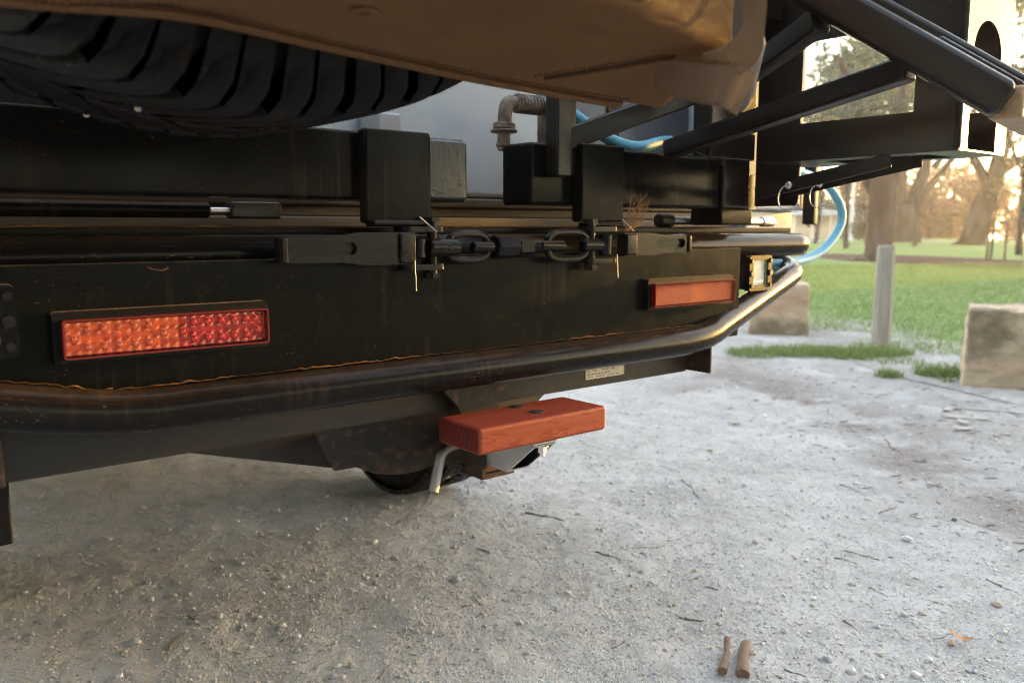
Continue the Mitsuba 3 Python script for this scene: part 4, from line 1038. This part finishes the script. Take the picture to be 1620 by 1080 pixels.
for i, (a, c, r0, r1_, lab) in enumerate((((1.4293, 1.0303), (1.5543, 1.1082), .010, .0065, 'left of two short brown sticks side by side at the bottom of the photo'), ((1.4477, .9945), (1.5690, 1.0691), .0125, .0105, 'thicker right one of two short brown sticks side by side'))):
    t = np.linspace(0, 1, 30)
    q = np.stack([a[0] + (c[0] - a[0]) * t + 0.004 * np.sin(t * 4 + i * 2), a[1] + (c[1] - a[1]) * t, 0.012 + 0.003 * t], 1)
    rr = (r0 + (r1_ - r0) * t) * (1 + 0.10 * np.sin(t * 9 + i)) * (1.0 if i else (0.75 + 0.5 * np.abs(t - 0.45)))
    m = sweep(q, rr, 18, (0.9, 1.05))
    v = np.array(m.vertices)
    v += 0.0045 * (meshkit.fbm(v * 160 + i * 9, 3, 4 + i) - 0.5)[:, None] * np.array([1, 1, 0.8])
    add('stick', trimesh.Trimesh(v, m.faces, process=False), 'stick_wood', None, 40, label=lab, cat='stick')


def leaf(cx, cy, cz, L, W, yaw, curl, tilt=0.0):
    n = 9
    v, f = [], []
    for i in range(n):
        t = i / (n - 1)
        w = W * math.sin(math.pi * min(max(t, 0.02), 0.98)) ** 0.8
        for j in (-1, 0, 1):
            v.append(((t - 0.5) * L, j * w / 2, curl * ((t - 0.5) ** 2 * 4) * L + abs(j) * 0.12 * W + tilt * (t - 0.5) * L))
    for i in range(n - 1):
        for j in (0, 1):
            a = i * 3 + j
            f += [[a, a + 3, a + 4], [a, a + 4, a + 1]]
    m = trimesh.Trimesh(v, f, process=False)
    m.apply_transform(trimesh.transformations.rotation_matrix(yaw, [0, 0, 1]))
    m.apply_translation([cx, cy, cz])
    return m


add('fallen_leaf', leaf(1.960, 0.765, 0.018, 0.052, 0.02, 2.1, 0.25, 0.3), 'dead_leaf', None, True, label='curled brown leaf leaning on a stone at the lower right', cat='leaf')
for i, (x, y, L, yw) in enumerate(((4.50, 1.90, .13, .2), (4.36, 1.80, .16, 2.4), (4.26, 1.72, .12, .9), (4.12, 1.66, .14, 2.8), (4.42, 1.70, .1, 1.7), (3.4, 2.43, .1, .6))):
    add('fallen_leaf', leaf(x, y, 0.014, L, 0.04, yw, 0.06), 'pale_leaf', None, True, label='pale dry leaf in the dark litter left of the right stone block', cat='leaf', group='pale leaves fallen near the right stone block')

# ------------------------------------------------------------------ beyond: grass, blocks, post
rb = np.random.default_rng(14)


def blades(x, y, h, w, z0):
    n = len(x)
    a = rb.uniform(0, 6.28, n)
    dx, dy = np.cos(a) * w / 2, np.sin(a) * w / 2
    lx, ly = rb.normal(0, 0.45, n) * h, rb.normal(0, 0.45, n) * h
    v = np.stack([np.stack([x - dx, y - dy, z0 + 0 * x], 1), np.stack([x + dx, y + dy, z0 + 0 * x], 1), np.stack([x + lx, y + ly, z0 + h], 1)], 1)
    return trimesh.Trimesh(v.reshape(-1, 3), np.arange(3 * n).reshape(-1, 3), process=False)


gx_, gy_, gh_, gw_ = [], [], [], []
n = 110000
s = rb.random(n) ** 1.8 * 16 - 0.2
t = rb.uniform(-6, 16, n)
x, y = LX + 0.866 * s + 0.5 * t, LY - 0.5 * s + 0.866 * t
f_, q_ = 0.635 * x + 0.773 * y, 0.773 * x - 0.635 * y
dens = meshkit.fbm(np.stack([x * 2.2, y * 2.2, 0 * x], 1), 4, 8)
keep = (np.abs(q_) < 0.66 * f_) & (q_ > 0.22 * f_) & (dens + 0.30 * np.clip(s - 0.4, -0.6, 1.2) > 0.52)
x, y, s = x[keep], y[keep], s[keep]
add('grass', blades(x, y, rb.uniform(0.025, 0.06, len(x)), rb.uniform(0.006, 0.012, len(x)) * (1 + 0.12 * np.maximum(s, 0)), 0.003), 'grass_blade', None, False, kind='stuff', label='short green grass growing over the lawn', cat='grass')
for i, (cx, cy, rx, n, lab) in enumerate(((5.50, 3.74, .28, 700, 'leftmost'), (5.80, 3.56, .30, 900, ''), (5.98, 3.28, .30, 1000, ''), (6.25, 3.12, .22, 600, ''), (5.60, 2.45, .16, 420, ''), (5.30, 2.62, .10, 200, ''))):
    a, r = rb.uniform(0, 6.28, n), rb.random(n) ** 0.6 * rx
    x, y = cx + np.cos(a) * r, cy + np.sin(a) * r * 0.8
    m = blades(x, y, rb.uniform(0.03, 0.075, n), rb.uniform(0.005, 0.010, n), 0.002)
    add('grass_tuft', m, 'grass_blade', None, False, label=('leftmost patch of bright grass at the gravel edge, by the left stone block' if i == 0 else 'patch of bright grass growing at the edge of the gravel'), cat='grass', group=None if i == 0 else 'grass patches at the gravel edge')
n = 320
s, t = rb.uniform(-0.3, 9, n), rb.uniform(-4, 9, n)
x, y = LX + 0.866 * s + 0.5 * t, LY - 0.5 * s + 0.866 * t
add('lawn_leaf', [leaf(a, c, 0.045, rb.uniform(0.03, 0.08), 0.025, rb.uniform(0, 6), 0.15) for a, c in zip(x, y)], 'pale_leaf', None, False, kind='stuff', label='pale fallen leaves dotted over the lawn', cat='leaf litter')


def stone_block(cx, cy, w, dpt, h, yaw, seed, label):
    m = trimesh.creation.box((2, 2, 2))
    v, f = trimesh.remesh.subdivide_to_size(m.vertices, m.faces, 0.09, max_iter=8)
    h_ = np.array([w / 2, dpt / 2, h / 2])
    q = v * h_
    c = np.clip(q, -(h_ - 0.022), h_ - 0.022)
    d = q - c
    d /= np.maximum(np.linalg.norm(d, axis=1, keepdims=True), 1e-9)
    p = c + d * 0.022
    u = q / h_
    p[:, :2] *= (1 - 0.07 * (u[:, 2:3] + 1) / 2)
    p += d * (0.030 * (meshkit.fbm(p * 4 + seed * 3.7, 3, seed) - 0.5) + 0.022 * (meshkit.fbm(p * 20 + seed, 4, seed) - 0.5))[:, None]
    m = trimesh.Trimesh(p, f, process=False)
    m.apply_transform(trimesh.transformations.rotation_matrix(yaw, [0, 0, 1]))
    m.apply_translation([cx, cy, h / 2 - 0.03])
    add('stone_block', m, 'limestone', None, 40, label=label, cat='stone block', group='rough stone blocks bordering the car park')


stone_block(5.72, 2.02, 0.62, 0.62, 0.50, math.radians(24), 3, 'large weathered stone block cut by the right edge of the photo')
stone_block(6.80, 4.42, 0.46, 0.52, 0.49, math.radians(33), 9, 'weathered stone block half hidden behind the right bumper end')
m = sweep([(6.60, 3.345, -0.02), (6.605, 3.348, 0.3), (6.612, 3.35, 0.6), (6.615, 3.352, 0.80), (6.615, 3.352, 0.815)], [0.078, 0.074, 0.07, 0.069, 0.060], 10)
v = np.array(m.vertices)
v[:, :2] += 0.006 * (meshkit.fbm(v * [30, 30, 3], 3, 2) - 0.5)[:, None]
add('wooden_post', trimesh.Trimesh(v, m.faces, process=False), 'post_timber', None, 30, label='weathered grey timber post standing at the lawn edge', cat='post')

# ------------------------------------------------------------------ trees and far things
rt_ = np.random.default_rng(31)


def crown(clumps, n, size, seed):
    r = np.random.default_rng(seed)
    c = np.array(clumps, float)            # x, y, z, rx, ry, rz
    w = (c[:, 3] * c[:, 4] * c[:, 5]) ** 0.75
    k = r.choice(len(c), n, p=w / w.sum())
    u = r.normal(size=(n, 3))
    u /= np.linalg.norm(u, axis=1, keepdims=True)
    rad = r.random(n) ** 0.45
    p = c[k, :3] + u * rad[:, None] * c[k, 3:]
    dens = meshkit.fbm(p * 0.85 + seed, 3, seed)
    keep = dens > 0.45
    p = p[keep]
    n = len(p)
    a, b_ = r.normal(size=(n, 3)), r.normal(size=(n, 3))
    a /= np.linalg.norm(a, axis=1, keepdims=True)
    b_ -= a * (a * b_).sum(1, keepdims=True)
    b_ /= np.linalg.norm(b_, axis=1, keepdims=True)
    s = size * r.uniform(0.6, 1.4, n)[:, None]
    v = np.stack([p - a * s, p + b_ * s * 0.42, p + a * s, p - b_ * s * 0.42], 1)
    i = np.arange(n)[:, None] * 4
    return trimesh.Trimesh(v.reshape(-1, 3), np.vstack([i + [0, 1, 2], i + [0, 2, 3]]), process=False)


def limb(p0, p1, r0, r1_, seed, n=9, wob=0.06):
    r = np.random.default_rng(seed)
    p0, p1 = np.array(p0, float), np.array(p1, float)
    t = np.linspace(0, 1, n)
    L = np.linalg.norm(p1 - p0)
    w = np.cumsum(r.normal(size=(n, 3)), 0) * wob * L / n
    w -= w[0]
    q = p0 + (p1 - p0) * t[:, None] + w * (1 - 0.3 * t[:, None])
    return sweep(q, r0 + (r1_ - r0) * t, 9)


def tree(name, label, x, y, limbs, clumps, n, leaf_size, bark, leafm, seed, group=None, cat='tree'):
    t = thing(name, label, cat, group)
    if limbs:
        lm_ = [limb((x + a[0], y + a[1], a[2]), (x + b_[0], y + b_[1], b_[2]), r0, r1_, seed * 13 + i) for i, (a, b_, r0, r1_) in enumerate(limbs)]
        add('trunk', lm_[:1], bark, t, True)
        for m in lm_[1:]:
            add('limb', m, bark, t, True)
    if clumps:
        add('crown', crown([(x + c[0], y + c[1], *c[2:]) for c in clumps], n, leaf_size, seed), leafm, t, False)


def rc(n, R, z0, z1, rr, seed, dx=0, dy=0):
    r = np.random.default_rng(seed)
    out = []
    for _ in range(n):
        a, q = r.uniform(0, 6.28), R * math.sqrt(r.random())
        s = rr * r.uniform(0.7, 1.3)
        out.append((dx + math.cos(a) * q, dy + math.sin(a) * q, r.uniform(z0, z1), s, s, s * 0.7))
    return out


# u: across the view to the right, on the far ground
UX, UY = 0.773, -0.635
A_ = lambda u, d=0.0: (UX * u + 0.635 * d, UY * u + 0.773 * d)


def lim(u0, z0, u1, z1, r0, r1_, d=0.0):
    return ((*A_(u0), z0), (*A_(u1, d), z1), r0, r1_)


tree('gum_tree', 'stout gum tree with peeling brown bark rising from the mulch bed', 23.9, 12.3,
     [lim(-0.05, -0.1, 0.05, 2.9, 0.40, 0.33), lim(0.1, 2.2, 1.7, 5.4, 0.24, 0.08), lim(-0.1, 2.4, -1.6, 5.8, 0.22, 0.07), lim(0, 2.7, 0.3, 6.0, 0.17, 0.06, -0.6), lim(0.1, 1.3, -1.0, 3.6, 0.16, 0.07, 0.8), lim(-0.15, -0.05, -0.75, 0.0, 0.30, 0.05)],
     rc(15, 2.3, 3.6, 5.4, 0.75, 101), 5600, 0.085, 'bark_brown', 'leaf_dull', 3)
tree('twin_gum_tree', 'large dark gum tree forking low into several grey stems', 57.7, 28.3,
     [lim(0, -0.1, -0.3, 2.6, 1.35, 0.95), lim(-0.35, 2.0, -0.1, 9.0, 0.55, 0.3), lim(0.4, 1.2, 2.2, 8.5, 0.55, 0.25), lim(0.9, 2.6, 4.2, 7.0, 0.35, 0.15), lim(-0.6, 2.2, -3.2, 8.5, 0.4, 0.15), lim(2.0, 5.0, 5.5, 10, 0.25, 0.1)],
     rc(14, 6.0, 9.5, 16.0, 2.0, 102), 5200, 0.26, 'bark_grey', 'leaf_olive', 5)
tree('spreading_tree', 'grey spreading tree with open branches at the right edge of the park', 51.9, 20.2,
     [lim(-1.2, -0.1, -0.2, 3.4, 0.75, 0.5), lim(-0.2, 3.2, 1.2, 10.0, 0.5, 0.2), lim(-0.2, 3.0, -3.2, 8.5, 0.34, 0.12), lim(0.2, 4.0, 4.2, 6.8, 0.26, 0.1), lim(-2.2, 6.5, -4.8, 7.0, 0.16, 0.06), lim(0.8, 7.0, 3.5, 10.5, 0.2, 0.08), lim(-1.0, 0.3, -2.2, 0.0, 0.5, 0.1)],
     rc(11, 6.5, 7.5, 13.0, 1.3, 103) + rc(5, 3.4, 4.6, 6.5, 0.8, 104, *A_(-2.5)), 3600, 0.2, 'bark_grey', 'leaf_dull', 7)
tree('young_tree', 'young staked tree with a thin crown at the right of the mulch bed', 27.0, 10.5,
     [lim(0, 0, 0.05, 2.2, 0.045, 0.02), lim(0, 1.2, 0.4, 2.4, 0.02, 0.008), lim(0, 1.0, -0.4, 2.2, 0.02, 0.008)],
     rc(7, 0.38, 1.4, 2.5, 0.28, 105), 420, 0.06, 'bark_grey', 'leaf_dull', 9)
for i, (x, y, lab) in enumerate(((27.05, 10.62, 'left stake beside the young tree'), (27.3, 10.22, 'right stake beside the young tree'))):
    add('tree_stake', sweep([(x, y, 0), (x + 0.01, y, 1.15)], 0.035, 8), 'bark_brown', None, 30, label='slim wooden ' + lab, cat='stake', group='stakes at the young tree')
for i, (x, y, R, z0, z1, n, mat, lm_) in enumerate(((37.8, 21.1, 3.0, 5.6, 9.2, 3600, 'leaf_dull', 0.16), (37.3, 19.0, 2.6, 5.8, 9.8, 3600, 'leaf_olive', 0.16), (44.4, 21.0, 3.5, 6.2, 10.5, 4000, 'leaf_dull', 0.18), (47.7, 28.7, 3.2, 5.5, 8.5, 3000, 'leaf_olive', 0.18), (33.0, 11.9, 3.2, 4.6, 10.5, 4200, 'leaf_dull', 0.14), (30.6, 8.2, 3.0, 4.5, 9.5, 3000, 'leaf_dull', 0.14))):
    tree('park_tree', 'leafy grey-green park tree behind the can holder', x, y, [lim(0, -0.1, 0.2, z0 + 1, 0.13, 0.08), lim(0, z0 - 2, -R * 0.5, z0 + 1.5, 0.07, 0.03), lim(0, z0 - 2.4, R * 0.5, z0 + 1.2, 0.07, 0.03)],
         rc(12, R, z0, z1, 1.25, 200 + i), n, lm_, 'bark_grey', mat, 40 + i, 'park trees seen above and through the can holder')
SH = [(88.2, 51.6, 5, 8, 'leaf_rust'), (84.8, 45.3, 6, 7, 'leaf_gold'), (85.3, 40.9, 6, 7.5, 'leaf_rust'), (83.1, 36.2, 5, 6.5, 'leaf_rust'), (96.0, 38.6, 7, 8, 'leaf_gold'), (76.6, 35.0, 4, 4.6, 'leaf_rust'), (71.5, 45.7, 5, 7, 'leaf_rust'), (77.9, 53.5, 6, 9, 'leaf_dull'), (90.0, 33.0, 5, 6.5, 'leaf_rust'), (79.0, 41.0, 4, 5.5, 'leaf_gold'), (98.0, 46.0, 8, 9.5, 'leaf_olive'), (70.0, 41.0, 3, 3.4, 'leaf_dull')]
for i, (x, y, R, h, mat) in enumerate(SH):
    tree('autumn_tree', 'low russet tree lit by the sun along the far side of the park', x, y, [lim(0, -0.1, 0.3, h * 0.7, 0.3, 0.12), lim(0, h * 0.25, -R * 0.5, h * 0.75, 0.14, 0.05), lim(0, h * 0.2, R * 0.5, h * 0.7, 0.14, 0.05)],
         rc(13, R, 0.8, h * 0.85, R * 0.32, 300 + i), 2600, 0.34, 'bark_brown', mat, 60 + i, 'russet trees along the far side of the park')
tree('bush', 'round grey-green bush beside the pale lamp post', 57.7, 30.9, None, [(0, 0, 0.7, 0.9, 0.9, 0.8), (0.3, -0.3, 1.1, 0.6, 0.6, 0.5), (-0.4, 0.3, 1.0, 0.6, 0.6, 0.5)], 1500, 0.12, None, 'leaf_olive', 90, cat='bush')
for i, (x, y, h) in enumerate(((20.6, -2.6, 2.4), (20.2, -1.8, 2.35), (20.6, -1.0, 2.4), (20.2, -0.2, 2.35), (20.5, 0.6, 2.4), (20.2, 1.4, 2.35), (20.6, 2.2, 2.4), (21.2, 3.0, 2.45), (21.4, 3.8, 2.4), (22.0, 4.7, 2.4))):  # out of view, added to shade the gravel but leave the bumper sunlit
    tree('shade_bush', 'unseen green bush added on the right to shade the gravel', x, y, None, [(0, 0, h * 0.45, 0.9, 0.95, h * 0.5), (0.2, 0.5, h * 0.5, 0.7, 0.7, h * 0.45), (-0.1, -0.5, h * 0.42, 0.7, 0.7, h * 0.45)], 9000, 0.10, None, 'leaf_olive', 120 + i, 'unseen bushes added on the right for shade', 'bush')
for i, (x, y) in enumerate(((-6.5, -7.5), (-2.0, -10.0), (3.0, -11.5), (8.0, -12.0), (-10.0, -2.5), (-9.0, 4.5), (-11, -8), (0.5, -15))):  # out of view, added to block low sky and darken reflections in black paint
    tree('added_tree', 'unseen leafy tree added to block low sky and darken paint reflections', x, y, [lim(0, -0.1, 0.2, 4.5, 0.35, 0.25), lim(0, 2.4, -2, 5.5, 0.15, 0.06), lim(0, 2.6, 2, 5.2, 0.15, 0.06)],
         rc(16, 3.6, 2.0, 9.0, 1.6, 500 + i), 5200, 0.26, 'bark_grey', 'leaf_olive', 140 + i, 'unseen trees added around the camera side')
for i, (x, y) in enumerate(((-6.0, 1.0), (-6.4, -1.4), (-6.0, -3.8), (-4.6, -6.0), (-2.4, -7.2), (0.0, -7.8))):  # out of view, added to hold back low light from behind the camera
    tree('added_shrub', 'unseen rounded bush added to dim the ground under the vehicle', x, y, None, [(0, 0, 1.1, 1.3, 1.3, 1.2), (0.5, -0.4, 1.5, 0.9, 0.9, 1.0), (-0.5, 0.4, 1.3, 1.0, 1.0, 1.1)], 4200, 0.13, None, 'leaf_olive', 160 + i, 'unseen bushes added behind the camera', 'bush')
LP = thing('lamp_post', 'pale grey lamp post standing on the far side of the lawn', 'lamp post')
add('pole', sweep([(58.9, 32.56, 0), (58.9, 32.56, 1.0), (58.9, 32.56, 6.5)], [0.16, 0.11, 0.07], 12), 'pole_paint', LP)
add('arm', bar((58.9, 32.56, 6.4), (58.0, 33.2, 6.6), 0.08, 0.08), 'pole_paint', LP)
add('lamp_head', box(57.7, 58.1, 33.0, 33.4, 6.5, 6.65, 0.04), 'pole_paint', LP)
SHL = thing('park_shelter', 'low pale building with posts half hidden behind the blue hose', 'building')
M = trimesh.transformations.translation_matrix([64.3, 38.6, 0]) @ trimesh.transformations.rotation_matrix(math.atan2(UY, UX), [0, 0, 1])


def sh(name, m, mat, parent=SHL):
    m.apply_transform(M)
    return add(name, m, mat, parent)


sh('wall', box(-2.2, 2.2, 1.0, 1.2, 0, 2.0, 0.02), 'shed_wall')
rf = sh('roof', extr([(-2.6, 2.0), (2.6, 2.0), (2.6, 2.12), (0, 2.5), (-2.6, 2.12)], 'xz', -1.4, 2.9), 'shed_roof')
for xx in (-2.2, -0.75, 0.75, 2.2):
    sh('post', box(xx - 0.08, xx + 0.08, -1.1, -0.94, 0, 1.998, 0.01), 'shed_wall')
sh('rail', box(-2.2, 2.2, -1.06, -0.98, 0.8, 0.9, 0.005), 'shed_wall')
sh('window', box(-0.5, 0.5, 0.985, 0.999, 1.0, 1.6, 0.002), 'black_hollow')
for i, (x, y) in enumerate(((55.7, 26.07), (60.5, 24.2), (57.0, 22.6))):
    add('fence_post', box(x - 0.1, x + 0.1, y - 0.1, y + 0.1, 0, 1.05, 0.02), 'bark_grey', None, 30, label='short dark post at the far edge of the lawn', cat='post', group='short posts at the far lawn edge')

# ------------------------------------------------------------------ the evening air
scene['haze_air'] = {'type': 'homogeneous', 'albedo': {'type': 'rgb', 'value': [0.95, 0.95, 0.95]}, 'sigma_t': 0.0008, 'phase': {'type': 'hg', 'g': 0.75}}
scene['haze'] = {'type': 'cube', 'to_world': T().translate([0, 0, 9.0]).scale([270, 270, 10.5]), 'bsdf': {'type': 'null'}, 'interior': {'type': 'ref', 'id': 'haze_air'}}
labels['haze'] = {'kind': 'stuff', 'label': 'thin warm haze hanging over the park at low sun', 'category': 'haze'}
scene['camera']['medium'] = {'type': 'ref', 'id': 'haze_air'}
